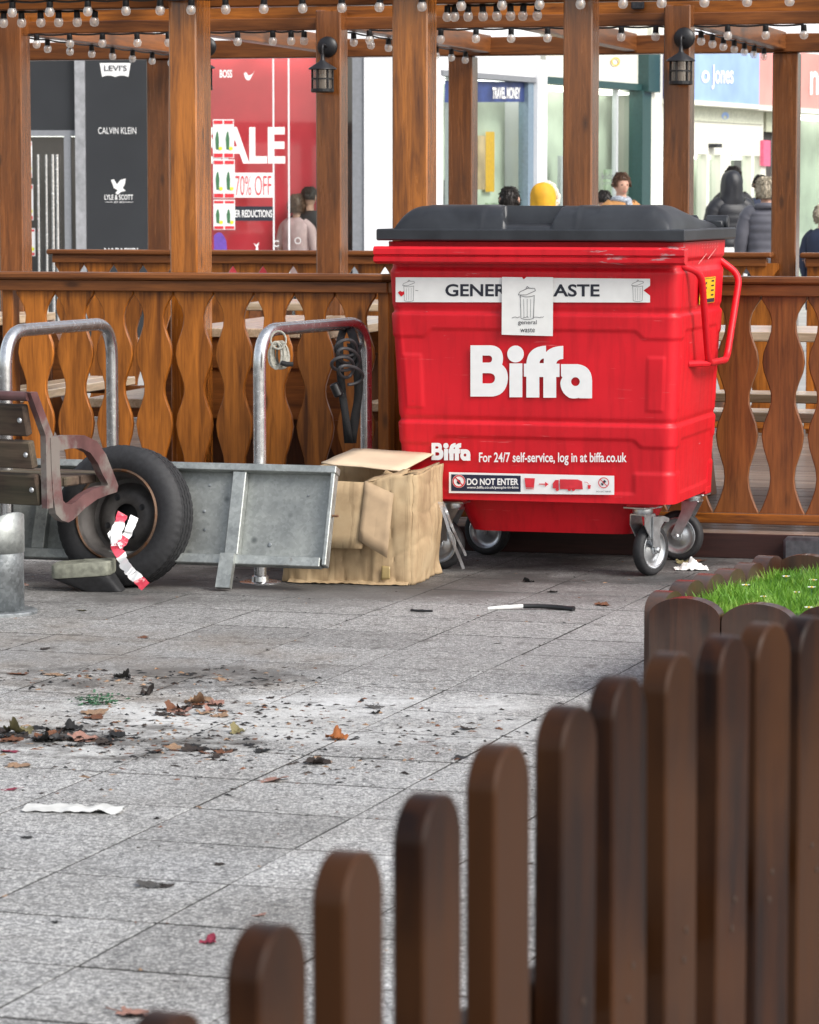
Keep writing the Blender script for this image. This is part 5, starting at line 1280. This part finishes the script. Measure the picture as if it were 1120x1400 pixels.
for k, (px, py) in enumerate(((1089, 817), (1110, 810), (1045, 823), (1112, 800), (1020, 807), (1106, 838), (1075, 795))):
    p = gnd(px, py, .265); dz = thing('daisy', 'small white daisy flower in the edged grass', 'flower', (p.x, p.y, .20), gr_r.uniform(0,6), 'daisies in the lawn')
    b = MB()
    for q in range(11):
        a = 2*math.pi*q/11; b.add([(.003*math.cos(a-.3),.003*math.sin(a-.3),.078),(.013*math.cos(a-.22),.013*math.sin(a-.22),.082),(.013*math.cos(a+.22),.013*math.sin(a+.22),.082),(.003*math.cos(a+.3),.003*math.sin(a+.3),.078)], [(0,1,2,3)])
    b.build('petals', M_PETAL, dz)
    b = MB(); b.lathe([(0,.084),(.003,.083),(.0045,.080),(.0045,.078)], 8); b.build('flower_eye', M_DEYE, dz)
    b = MB(); b.tube([(0,0,0),(.003,0,.04),(0,0,.078)], .0012, 5); b.build('stem', M_GRNP, dz)

# ------------------------------------------------------------------ picket fence in the foreground
FZ0, FDX, FDZ = 2.44, .0622, .1537
p00 = at(360, 1270, FZ0); fd = Vector((FDX, FDZ, 0)); FS = fd.length; fang = math.atan2(FDZ, FDX)
fence = thing('picket_fence', 'dark brown picket fence with rounded tops rising to an arch in the foreground', 'fence', (p00.x, p00.y, 0), fang)
def picket(w, th, h):
    n = 16; b = MB(); rt = w/2
    poly = [(w/2, 0)] + [(rt*math.cos(math.pi*k/n), h - rt*.95 + rt*.95*math.sin(math.pi*k/n)) for k in range(n+1)] + [(-w/2, 0)]
    m = len(poly); ch = .0025; vs = []; cxm = 0
    for y, k in ((-th/2, 1), (-th/2+ch, 0), (th/2-ch, 0), (th/2, 1)):
        for x, z in poly: vs.append((x*(1-ch*2/w*k), y, z - (ch*k if z > h*.5 else 0)))
    fs = [tuple(range(m)), tuple(3*m+i for i in range(m))]
    for l in range(3):
        for i in range(m): j = (i+1) % m; fs.append((l*m+i, l*m+j, (l+1)*m+j, (l+1)*m+i))
    b.add(vs, fs); return b.mesh('picket', W_PICK, True, 22)
pk = picket(.082, .029, .86)
arch = lambda k: .9905 - .0022*(k-5.9)**2
M_RUSTS = plain('rusty_screw', (.035,.018,.010), .8)
scw = MB(); scw.T = Matrix.Rotation(R(90), 4, 'X'); scw.lathe([(0,.0015),(.0028,.0013),(.0038,.0004),(.0038,-.002)], 10); scm = scw.mesh('screw', M_RUSTS, True)
for k in range(-5, 17):
    po = link('picket', pk, fence, (k*FS, 0, arch(k) - .86), (rng.uniform(-.006,.006), rng.uniform(-.006,.006), R(-1.5*max(0, k-2)) + rng.uniform(-.03,.03)))
    for zz_ in (.705, .675, .255): link('screw', scm, po, (rng.uniform(-.012,.012), -.0148, zz_ - arch(k) + .86))
for z in (.66, .22):
    b = MB(); b.box(-5.4*FS, 16.4*FS, .022, .050, z, z+.065, .003); b.build('rail', wood('fence_rail_wood_%d' % int(z*100), (.05,.022,.012), (.016,.008,.006), 'x', rough=.6, coat=.0, knots=False), fence)
for k in (-5.6, 16.6):
    b = MB(); b.box(k*FS-.04, k*FS+.04, .005, .085, 0, .98, .006); b.build('post', W_PICK, fence)

# ------------------------------------------------------------------ litter on the slabs
LC = {'brown': (.20,.075,.032), 'tan': (.40,.25,.15), 'pink': (.42,.22,.17), 'dark': (.035,.022,.016), 'black': (.012,.011,.011), 'orange': (.42,.13,.025), 'grey': (.085,.08,.075), 'red': (.32,.02,.06), 'olive': (.27,.23,.10)}
LM = {k: plain('dead_leaf_' + k, tuple(x*.62 for x in c), .7, var=.45, scale=45, bmp=.4) for k, c in LC.items()}
def leaf_mesh(seed, curl, lobes=5):
    r = random.Random(seed); n, m = 36, 6; ph = r.uniform(0, 6)
    rad = [(.55 + .45*abs(math.cos(lobes*.5*(2*math.pi*i/n)))**.6) * (1 + r.uniform(-.12,.12)) * (.75 if 0.35 < i/n < .65 else 1) for i in range(n)]
    ca = r.uniform(0, 3.14); b = MB()
    def fn(u, w):
        i = int(round(u*n)) % n; a = 2*math.pi*i/n; q = rad[i]*w; x, y = q*math.cos(a), q*math.sin(a)
        t = x*math.cos(ca) + y*math.sin(ca); s_ = -x*math.sin(ca) + y*math.cos(ca)
        z = curl*(t*t) + .35*curl*s_*s_*(1 if t > 0 else -.2) + .20*noise.noise(Vector((x*2.5+seed, y*2.5, seed))) + .08*noise.noise(Vector((x*7+seed, y*7, seed)))
        return (x*(1-.25*curl*abs(t)), y, max(-.02, z) + .05)
    b.grid(n, m, fn, wrap=True)
    b.tube([(-.55,0,.06),(-.9,.08,.05),(-1.25,.05,.10)], [.035,.03,.025], 5)
    me = b.mesh('dead_leaf', LM['brown'], True, 70); me.materials.clear(); return me
leaf_base = [leaf_mesh(s_, c_, l_) for s_, c_, l_ in ((1,.14,5),(2,.30,5),(3,.45,3),(4,.22,3),(5,.62,5),(6,.10,3))]
leaf_cache = {}
def leaf(px, py, size, var, colr, label, squash=1.0, name='dead_leaf', cat='leaf'):
    key = (var, colr)
    if key not in leaf_cache:
        me = leaf_base[var].copy(); me.materials.append(LM[colr]); leaf_cache[key] = me
    p = gnd(px, py); o = link(name, leaf_cache[key], None, (p.x, p.y, .001), (rng.uniform(-.15,.15), rng.uniform(-.15,.15), rng.uniform(0,6.28)))
    size *= .85; o.scale = (size, size*.85, size*squash); return tag(o, label, cat, 'dead leaves on the slabs')
for a in ((460,1012,.042,4,'orange','orange curled leaf standing up on the white powder patch',1.3), (270,962,.055,4,'tan','large tan curled leaf in the upper leaf cluster',1.2), (238,972,.045,2,'brown','red brown curled leaf at the left of the upper leaf cluster',1.1),
          (292,964,.045,1,'pink','pinkish leaf at the right of the upper leaf cluster',1.2), (222,978,.035,3,'dark','dark shrivelled leaf below the upper leaf cluster',.9), (130,976,.06,0,'tan','tan flat leaf beside the green sprig',.8), (128,982,.045,3,'brown','brown flat leaf under the green sprig',.7),
          (28,1003,.06,4,'olive','olive brown curled leaf at the left of the black leaf pile',1.3), (75,1012,.06,1,'grey','charred grey leaf in the middle of the black leaf pile',1.0), (120,1012,.065,1,'pink','pinkish charred leaf at the right of the black leaf pile',.9), (95,1000,.05,4,'black','black burnt leaf on top of the black leaf pile',1.0), (2,1002,.05,2,'dark','dark leaf at the far left of the black leaf pile',1.0),
          (145,1018,.04,3,'dark','dark curled scrap at the right end of the black leaf pile',1.0), (265,1026,.05,3,'dark','dark folded leaf near the white powder patch',.9), (300,1030,.03,2,'brown','small brown leaf beside the dark folded leaf',.9), (240,1023,.035,0,'tan','small tan leaf left of the dark folded leaf',.9),
          (325,1003,.035,2,'olive','small olive crumpled leaf on the white powder patch',1.5), (432,1044,.05,4,'dark','dark curled leaf right of the pink leaf',.8), (370,1068,.055,0,'pink','pale pink flat leaf on a slab joint',.6), (355,1030,.02,2,'black','small black curl at the end of the long joint',1.3),
          (640,997,.035,3,'dark','thin dark leaf near the fence on the pale slabs',.7), (632,1037,.035,5,'black','black flat leaf scrap near the foremost pickets',.5), (825,828,.04,3,'brown','reddish brown leaf far right below the bin',.9), (755,810,.03,1,'grey','grey crumpled scrap below the bin sticker',1.0), (722,796,.032,2,'black','black scrap in the bin shadow',1.2),
          (205,1212,.045,3,'grey','grey brown curled leaf low in the foreground slabs',.7), (225,1212,.03,5,'dark','dark leaf tip beside the grey brown leaf',.5), (285,1290,.025,2,'red','small pink red petal-like leaf in the foreground',1.2), (355,1252,.025,0,'pink','pale pink leaf scrap above the petal-like leaf',.5), (180,1388,.05,1,'pink','pinkish leaf at the bottom edge beside the fence',.8),
          (38,1146,.02,5,'black','small black scrap below the white paper strip',.8), (12,1028,.04,0,'red','crimson leaf scrap at the left edge',.5), (25,1048,.05,0,'tan','tan leaf at the left edge below the crimson scrap',.7), (15,1080,.03,5,'red','dull red leaf by the white paper strip',.6),
          (165,928,.04,4,'black','black charred clump at the back of the soot stain',1.4), (305,930,.035,5,'tan','tan leaf scrap right of the black charred clump',.6), (255,923,.035,5,'black','black twisted scrap beside the tan leaf scrap',.4), (200,950,.03,2,'dark','dark upright shrivelled leaf behind the leaf cluster',2.0),
          (25,922,.05,5,'brown','brown leaf flakes at the left edge behind the pile',.5), (75,923,.05,5,'tan','tan flake on the stained slabs',.4), (60,888,.035,5,'dark','dark leaf crumb on a joint left',.6), (515,968,.045,5,'grey','grey flat scrap in the middle of the white patch',.4), (512,976,.02,2,'black','small black lump on the white patch',1.2), (370,955,.02,3,'dark','dark twig-like scrap on the white powder',.6),
          (935,770,.05,3,'olive','olive brown leaf beside the rear right castor',.8), (955,768,.04,1,'brown','brown leaf behind the white tissue',.8), (195,872,.03,5,'brown','small brown flake near the pipe stub',.5), (112,835,.03,5,'olive','pale flake on the joint by the pipe stub',.5), (240,770,.05,0,'tan','tan leaf under the steel panel',.5),
          (215,1120,.012,2,'black','tiny black crumb above the foreground joints',1.0), (300,1183,.018,3,'dark','tiny dark curl in the middle foreground',1.0), (75,1262,.014,2,'black','tiny black crumb at the left foreground',1.0), (570,835,.03,5,'black','thin black scrap right of the box',.4), (680,880,.02,5,'dark','thin dark crumb on the plain slabs',.4)):
    leaf(*a)
for k in range(24):
    leaf(rng.gauss(75, 42), rng.gauss(1008, 6), rng.uniform(.025,.05), rng.choice((0,1,3,4,5)), rng.choice(('dark','black','black','grey','brown')), 'charred dark leaf fragment in the black leaf pile at the left', rng.uniform(.6,1.3))
for k in range(15):
    leaf(rng.gauss(255, 30), rng.gauss(972, 6), rng.uniform(.02,.04), rng.choice((0,1,2,4,5)), rng.choice(('brown','tan','dark','pink')), 'small brown leaf fragment in the upper leaf cluster', rng.uniform(.6,1.3))
for k in range(12):
    leaf(rng.gauss(285, 40), rng.gauss(1027, 5), rng.uniform(.018,.035), rng.choice((0,1,3,5)), rng.choice(('dark','black','brown')), 'small dark leaf fragment in front of the white powder patch', rng.uniform(.5,1.0))
p = gnd(101, 1107); b = MB(); b.grid(24, 4, lambda u, w: (-.118+.236*u + .003*math.sin(w*9+u*4), -.045+.09*w - .02*u + .004*noise.noise(Vector((u*9, w*3, 4))), .006 + .011*noise.noise(Vector((u*7, w*3, 1))) + 0.0))
tag(b.build('paper_strip', plain('grubby_paper', (.56,.56,.54), .8, var=.2, scale=14), None, (p.x, p.y, 0), (0,0,R(-2)), True), 'long white paper strip lying on the slabs at the left', 'paper')
p = gnd(945, 779); b = MB()
b.grid(22, 22, lambda u, w: ((u-.5)*.13, (w-.5)*.10, .004 + max(0, .034*math.exp(-((u-.55)**2+(w-.5)**2)*11)*(1+1.0*noise.noise(Vector((u*9, w*9, 2)))) + .008*noise.noise(Vector((u*11, w*11, 5))))))
tag(b.build('tissue', M_PAPER, None, (p.x, p.y, 0), smooth=True, ang=70), 'crumpled white tissue on the ground beside the rear castor', 'tissue')
p = gnd(745, 834); b = MB(); b.tube([(-.075,.01,.012),(-.02,.012,.012),(.04,.0,.010),(.085,-.02,.008),(.10,-.03,.006)], [.008,.008,.009,.008,.012], 8); b.build
o = tag(b.build('broken_handle', M_BLKPL, None, (p.x, p.y, 0), smooth=True), 'thin black plastic stick with pale end lying before the bin', 'stick')
b = MB(); b.tube([(-.20,-.006,.006),(-.14,.002,.009),(-.076,.01,.012)], [.005,.007,.007], 8); b.build('pale_end', M_PAPER, o, smooth=True)
p = gnd(572, 836); b = MB(); b.tube([(-.02,.02,.004),(-.025,-.01,.006),(0,-.02,.005),(.05,-.02,.004)], .004, 6)
tag(b.build('cable_tie', M_BLKPL, None, (p.x, p.y, 0), smooth=True), 'short bent black cable tie right of the cardboard box', 'cable tie')
p = gnd(132, 964); spr = thing('green_sprig', 'small dark green sprig lying by the tan leaf', 'sprig', (p.x, p.y, 0))
sr = random.Random(9); b = MB()
for k in range(130):
    x, y, z = sr.gauss(0,.032), sr.gauss(0,.016), abs(sr.gauss(.010,.012)); a = sr.uniform(0,6.28); l = sr.uniform(.006,.014)
    b.add([(x,y,z),(x+l*math.cos(a)-.002*math.sin(a), y+l*math.sin(a)+.002*math.cos(a), z+.004),(x+l*1.5*math.cos(a), y+l*1.5*math.sin(a), z+.001),(x+l*math.cos(a)+.002*math.sin(a), y+l*math.sin(a)-.002*math.cos(a), z-.001)], [(0,1,2,3)])
b.build('needles', plain('sprig_green', (.03,.11,.05), .6, var=.4, scale=60), spr)
b = MB(); b.tube([(-.04,0,.006),(.045,.004,.008)], .002, 5); b.build('twig', LM['dark'], spr)
for px, py, c_, lab in ((645, 1040, 'red', None),): pass
# crumbs nobody could count
cr = MB(); c_r = random.Random(21)
def crumb(x, y, s_):
    a = c_r.uniform(0,6.28); ca, sa = math.cos(a), math.sin(a); w, l, h = s_*c_r.uniform(.3,.7), s_*c_r.uniform(.6,1.8), s_*c_r.uniform(.1,.6)
    P = [(-l,-w,0),(l,-w*.6,0),(l*.7,w,0),(-l*.8,w*.8,0),(-l*.2,0,h)]
    cr.add([(x+p[0]*ca-p[1]*sa, y+p[0]*sa+p[1]*ca, .0008+p[2]) for p in P], [(0,1,4),(1,2,4),(2,3,4),(3,0,4)], c_r.choice((0,0,0,1,1,2,3)))
for k in range(1250):
    cx, cy, sx_, sy_, n_ = c_r.choice(((-.80,8.9,.22,.16,0),(-.55,9.3,.30,.22,0),(-.75,10.0,.28,.12,0),(-.2,8.9,.45,.3,0),(-.6,8.6,.4,.25,0)))
    crumb(c_r.gauss(cx, sx_), c_r.gauss(cy, sy_), c_r.uniform(.002,.012))
for k in range(420): crumb(c_r.uniform(-1.5, 1.1), c_r.uniform(6, 13.3), c_r.uniform(.0015,.006))
for k in range(260):
    i, j = c_r.randint(-4, 6), c_r.randint(-2, 15); q = PO + (pu*(i*PS) + pv*((j + c_r.random())*PS) if c_r.random() < .5 else pu*((i + c_r.random())*PS) + pv*(j*PS))
    crumb(q.x + c_r.gauss(0,.004), q.y + c_r.gauss(0,.004), c_r.uniform(.002,.008))
ob = setting(cr.build('leaf_crumbs', [LM['black'], LM['dark'], LM['brown'], LM['tan']]), 'stuff'); ob['label'] = 'dark crumbs and leaf fragments scattered over the slabs'; ob['category'] = 'litter'

# ------------------------------------------------------------------ people in the street
M_SKIN = plain('skin', (.50,.28,.20), .55, var=.08, scale=20)
M_HAIRD = plain('dark_hair', (.018,.013,.011), .5, var=.4, scale=80); M_HAIRB = plain('brown_hair', (.09,.042,.02), .5, var=.4, scale=80); M_HAIRG = plain('grey_blonde_hair', (.42,.36,.27), .5, var=.25, scale=60)
def cloth(name, c, rough=.7): return plain(name, c, rough, var=.15, scale=9, bmp=.3)
M_BLKC = cloth('black_cloth', (.012,.012,.015), .6); M_PUFF = cloth('black_puffer_nylon', (.012,.013,.018), .5); M_GREYC = cloth('grey_quilted_cloth', (.085,.085,.105), .6); M_NAVC = cloth('navy_cloth', (.015,.022,.05)); M_YELC = cloth('mustard_cloth', (.62,.32,.01)); M_TANC = cloth('tan_cloth', (.40,.19,.06)); M_PINKC = cloth('pale_pink_cloth', (.55,.38,.38)); M_FUR = plain('pale_fur', (.70,.62,.52), .9, var=.2, scale=90, bmp=.8); M_SCARF = plain('check_scarf', (.30,.33,.38), .9, var=.5, scale=60, bmp=.5); M_JEAN = cloth('dark_trousers', (.02,.022,.03)); M_SHOE = plain('dark_shoe', (.015,.014,.014), .5); M_EYE = plain('eye_dark', (.02,.015,.012), .3); M_LIP = plain('lip', (.42,.14,.12), .5)
def rings(b, rows, n=20, mi=0, cap=True, sq=2.3, wrinkle=0.0):
    vs = []
    for (z, rx, ry, cx, cy) in rows:
        for k in range(n):
            a = 2*math.pi*k/n; c, s_ = math.cos(a), math.sin(a)
            w_ = 1 + wrinkle*noise.noise(Vector((c*2.2, s_*2.2, z*9))) + wrinkle*.5*noise.noise(Vector((c*5, s_*5, z*17)))
            vs.append((cx + w_*rx*math.copysign(abs(c)**(2/sq), c), cy + w_*ry*math.copysign(abs(s_)**(2/sq), s_), z))
    fs = [(i*n+k, i*n+(k+1) % n, (i+1)*n+(k+1) % n, (i+1)*n+k) for i in range(len(rows)-1) for k in range(n)]
    if cap: fs += [tuple(range(n)), tuple((len(rows)-1)*n+k for k in range(n))]
    b.add(vs, fs, mi)
def head_pt(u, w, s_=1.0, z0=1.50):
    a = 2*math.pi*u; ph = math.pi*w; z = -math.cos(ph)
    r_ = math.sin(ph); jaw = 1 - .22*max(0, -z)**1.2
    x = .073*r_*math.cos(a)*jaw; y = .092*r_*math.sin(a)*(1-.12*max(0,-z))
    fr = max(0, -math.sin(a))**6
    if abs(math.cos(a)) < .28 and math.sin(a) < 0:
        y -= .020*math.exp(-((z+.18)/.20)**2) * (1-abs(math.cos(a))/.28)      # nose
        y -= .006*math.exp(-((z+.55)/.10)**2)                                   # lips
    if .15 < abs(math.cos(a)) < .55 and math.sin(a) < 0: y += .009*math.exp(-((z-.06)/.12)**2)   # eye sockets
    return (x, y, z0 + .115 + .118*z)
def person(label, px, py_top, Y, facing, top_mat, leg_mat, hair, hood=None, scarf=None, long_coat=.50, hair_style='short', quilted=False, name='person', arms=0):
    """facing: degrees the person is turned, 0 = towards the camera, 180 = back to the camera"""
    p = at(px, py_top, Y); k = p.z/1.735
    t = thing(name, label, 'person', (p.x, p.y, 0), R(facing), 'people in the street'); t.scale = (k, k, k)
    b = MB()
    rings(b, [(.80,.13,.09,0,0),(.90,.165,.105,0,0),(1.05,.145,.095,0,0),(1.25,.165,.105,0,0),(1.38,.175,.10,0,.005),(1.43,.12,.075,0,.01),(1.46,.058,.055,0,.012),(1.52,.052,.055,0,.008),(1.56,.050,.055,0,.0)])
    b.grid(28, 18, head_pt, wrap=True)
    for s_ in (-1, 1):
        b.tube([(s_*.09,0,.86),(s_*.095,-.005,.66),(s_*.09,0,.47),(s_*.088,.012,.28),(s_*.088,.015,.09),(s_*.09,-.02,.05),(s_*.095,-.14,.03)], [.088,.078,.055,.052,.038,.042,.032], 12)
        ex, ey = s_*(.245), .03 - .05*arms; hx_, hy_, hz = s_*(.235 - .06*arms), -.06 - .16*arms, .84 + .16*arms
        b.tube([(s_*.15,.005,1.38),(s_*.19,.01,1.34),(ex,ey,1.10),(hx_,hy_,hz)], [.055,.052,.042,.03], 10)
        pm_ = Vector((hx_, hy_-.01, hz-.03)); b.tube([(hx_,hy_,hz), pm_, pm_+Vector((0,-.012,-.045))], [.028,.038,.032], 8)
        for q in range(4): f0 = pm_ + Vector((0, -.030+.019*q, -.045)); b.tube([f0, f0+Vector((-s_*.004,-.004,-.032)), f0+Vector((-s_*.016,-.006,-.058+.006*abs(q-1.5)))], [.0095,.009,.007], 6)
        b.tube([pm_+Vector((0,-.028,-.005)), pm_+Vector((-s_*.012,-.048,-.022)), pm_+Vector((-s_*.018,-.05,-.045))], [.011,.010,.008], 6)
        b.tube([(s_*.070,.012,1.585),(s_*.082,.02,1.615),(s_*.080,.022,1.645),(s_*.070,.015,1.65)], [.010,.014,.014,.008], 6)
    b.build('body', M_SKIN, t, smooth=True, ang=70)
    for s_ in (-1, 1):
        e = MB(); e.T = Matrix.Translation((s_*.031, -.0775, 1.622)); e.lathe([(0,.008),(.007,.006),(.010,0),(.007,-.006),(0,-.008)], 8); e.build('eye', M_EYE, t)
    e = MB(); e.tube([(-.024,-.082,1.553),(0,-.090,1.552),(.024,-.082,1.553)], [.003,.006,.003], 6); e.build('mouth', M_LIP, t)
    hem = long_coat; c = MB(); rows = []
    zz = [hem, hem+.06, .80, .92, 1.05, 1.18, 1.30, 1.38, 1.435, 1.475]; wx = [.205,.205,.205,.195,.185,.195,.205,.198,.14,.085]
    if quilted:
        zs = [hem + (1.40-hem)*i/44 for i in range(45)] + [1.435, 1.475]
        for z in zs:
            for i in range(len(zz)-1):
                if zz[i] <= z <= zz[i+1]: w = wx[i] + (wx[i+1]-wx[i])*(z-zz[i])/(zz[i+1]-zz[i]); break
            q = .008*abs(math.sin((z-hem)/.085*math.pi)) if z < 1.40 else 0; rows.append((z, w+q, w*.66+q, 0, .005))
    else: rows = [(z, w, w*.66, 0, .005) for z, w in zip(zz, wx)]
    rings(c, rows, 36, wrinkle=.06)
    coat = c.build('coat', top_mat, t, smooth=True, ang=60)
    for s_ in (-1, 1):
        ex, ey = s_*.262, .03 - .05*arms; hx_, hy_, hz = s_*(.240 - .06*arms), -.055 - .15*arms, .87 + .16*arms; sl = MB()
        P = path_round([(s_*.11,.005,1.405),(s_*.20,.01,1.345),(ex,ey,1.10),(hx_,hy_,hz)], .09, 5); n_ = len(P)
        rr = [(.092 if quilted else .075) - .028*i/(n_-1) + (.008*abs(math.sin(i*1.1)) if quilted else 0) for i in range(n_)]; sl.tube(P, rr, 12); sl.build('sleeve', top_mat, t, smooth=True)
        lg = MB(); lg.tube([(s_*.09,0,.88),(s_*.095,-.005,.66),(s_*.09,0,.47),(s_*.088,.012,.28),(s_*.088,.015,.09)], [.10,.092,.072,.068,.062], 12); lg.build('trouser_leg', leg_mat, t, smooth=True)
        sh = MB(); sh.tube([(s_*.09,.06,.045),(s_*.09,.0,.05),(s_*.095,-.10,.04),(s_*.097,-.17,.03)], [.038,.046,.044,.026], 10); sh.build('shoe', M_SHOE, t, smooth=True)
    if hood:
        hm = MB(); rings(hm, [(1.38,.16,.11,0,.01),(1.42,.152,.112,0,.015),(1.45,.138,.112,0,.02),(1.48,.126,.112,0,.02),(1.52,.120,.116,0,.022),(1.56,.119,.124,0,.02),(1.60,.116,.126,0,.018),(1.64,.116,.126,0,.018),(1.67,.111,.122,0,.018),(1.70,.101,.112,0,.02),(1.725,.085,.096,0,.022),(1.745,.062,.07,0,.025),(1.757,.036,.04,0,.025),(1.762,.01,.012,0,.025)], 36, sq=2.0, wrinkle=.09)
        hm.build('hood', hood[0], t, smooth=True)
        if hood[1]:
            fm = MB(); fm.tube([(.112*math.sin(a), -.06 + .012*math.sin(5*a), 1.615 + .135*math.cos(a)) for a in [2*math.pi*i/40 for i in range(40)]], [.026 + .006*math.sin(i*2.3) for i in range(40)], 8, closed=True); fm.build('fur_trim', hood[1], t, smooth=True)
    else:
        hr = MB(); low = {'short': .46, 'bob': .26, 'crop': .34}[hair_style]
        def hf(u, w):
            a = 2*math.pi*u; back_ = math.sin(a) > -.55; ph = math.pi*(1 - w*(1-low if back_ else .36)) if True else 0
            ph = math.pi*(1 - w*((1-low)*1.0 if back_ else .33)); x, y, z = head_pt(u, ph/math.pi)
            g_ = {'short': .016, 'bob': .034, 'crop': .012}[hair_style]; wob = .010*noise.noise(Vector((x*40, y*40, z*16)))
            rr = math.hypot(x, y) or 1
            return (x*(1 + (g_+wob)/max(rr,.03)), y*(1 + (g_+wob)/max(rr,.03)), z + g_*.8*(1-w))
        hr.grid(60, 18, hf, wrap=True)
        for q in range(420):
            u_, w_ = rng.random(), rng.uniform(.05, .93); p0 = Vector(hf(u_, w_)); p1 = Vector(hf(u_ + rng.uniform(-.02,.02), min(1, w_ + .16))); ctr = Vector((0, 0, 1.6)); o1 = (p1-ctr).normalized()*rng.uniform(.003,.022); sd2 = (p1-p0).cross(p0-ctr).normalized()*.0025
            hr.add([p0-sd2, p0+sd2, p1+o1], [(0,1,2)])
        o = hr.build('hair', hair, t, smooth=True); m = o.modifiers.new('thickness', 'SOLIDIFY'); m.thickness = .008
    if scarf: sc_ = MB(); sc_.tube([(.085*math.cos(a), .01 + .075*math.sin(a), 1.46 + .015*math.sin(2*a)) for a in [2*math.pi*i/24 for i in range(24)]], .035, 10, closed=True); sc_.tube([(.04,-.09,1.45),(.05,-.125,1.33),(.06,-.13,1.18)], [.035,.045,.04], 8); sc_.build('scarf', scarf, t, smooth=True)
    if hood is None and quilted: hb = MB(); hb.tube([(.105*math.cos(a), .045 + .075*math.sin(a), 1.445 + .02*math.sin(a)) for a in [2*math.pi*i/24 for i in range(24)]], .032, 10, closed=True); hb.build('lowered_hood', top_mat, t, smooth=True)
    return t
person('dark-haired person seen from behind just above the bin lid', 697, 257, 26.5, 172, M_BLKC, M_JEAN, M_HAIRD, hair_style='crop')
person('person in a mustard yellow fur-trimmed hood just above the bin lid', 744, 253, 28, 150, M_YELC, M_JEAN, M_HAIRB, hood=(M_YELC, M_FUR))
person('brown-haired person facing the camera with a check scarf and tan jacket', 850, 238, 34.0, 22, M_TANC, M_JEAN, M_HAIRB, scarf=M_SCARF, hair_style='short')
person('person in dark clothes partly hidden behind the square post above the bin', 826, 262, 36.0, 200, M_BLKC, M_JEAN, M_HAIRD)
person('dark-haired person in a long black coat beyond the hooded puffer jacket', 1003, 229, 39.0, 20, M_BLKC, M_JEAN, M_HAIRD, long_coat=.45)
pp = person('person in a shiny black hooded puffer jacket seen from behind', 1000, 236, 34.5, 195, M_PUFF, M_JEAN, M_HAIRD, hood=(M_PUFF, None), quilted=True, long_coat=.78)
person('dark-haired person in navy half hidden behind the grey quilted coat', 1040, 241, 40.0, 185, M_NAVC, M_JEAN, M_HAIRD)
person('grey-blonde person in a grey quilted coat seen from behind', 1048, 245, 32.0, 178, M_GREYC, M_JEAN, M_HAIRG, hair_style='bob', quilted=True, long_coat=.76)
person('person in a dark navy jacket cut off by the right edge', 1126, 282, 31.0, 150, M_NAVC, M_JEAN, M_HAIRG, hair_style='bob')
person('figure in a pale pink jacket standing in for a sale window reflection', 407, 268, 34.24, 150, M_PINKC, M_JEAN, M_HAIRB, hair_style='bob', long_coat=.7)  # figure added behind the glass in place of a mirrored passer-by
person('figure in black beside the pale pink jacket standing in for a window reflection', 423, 257, 34.26, 160, M_BLKC, M_JEAN, M_HAIRD)  # second added figure, also for a person mirrored in the pane
q = pp.location; b = MB(); b.T = None
b.prism([(-.20,.0),(.20,.0),(.215,.36),(-.215,.36)], -.07, .07, 'y'); 
bag = tag(b.build('carrier_bag', M_PAPER, None, (at(1010, 330, 34.2).x, 34.15, .55)), 'white carrier bag held low by the puffer jacket person', 'bag')
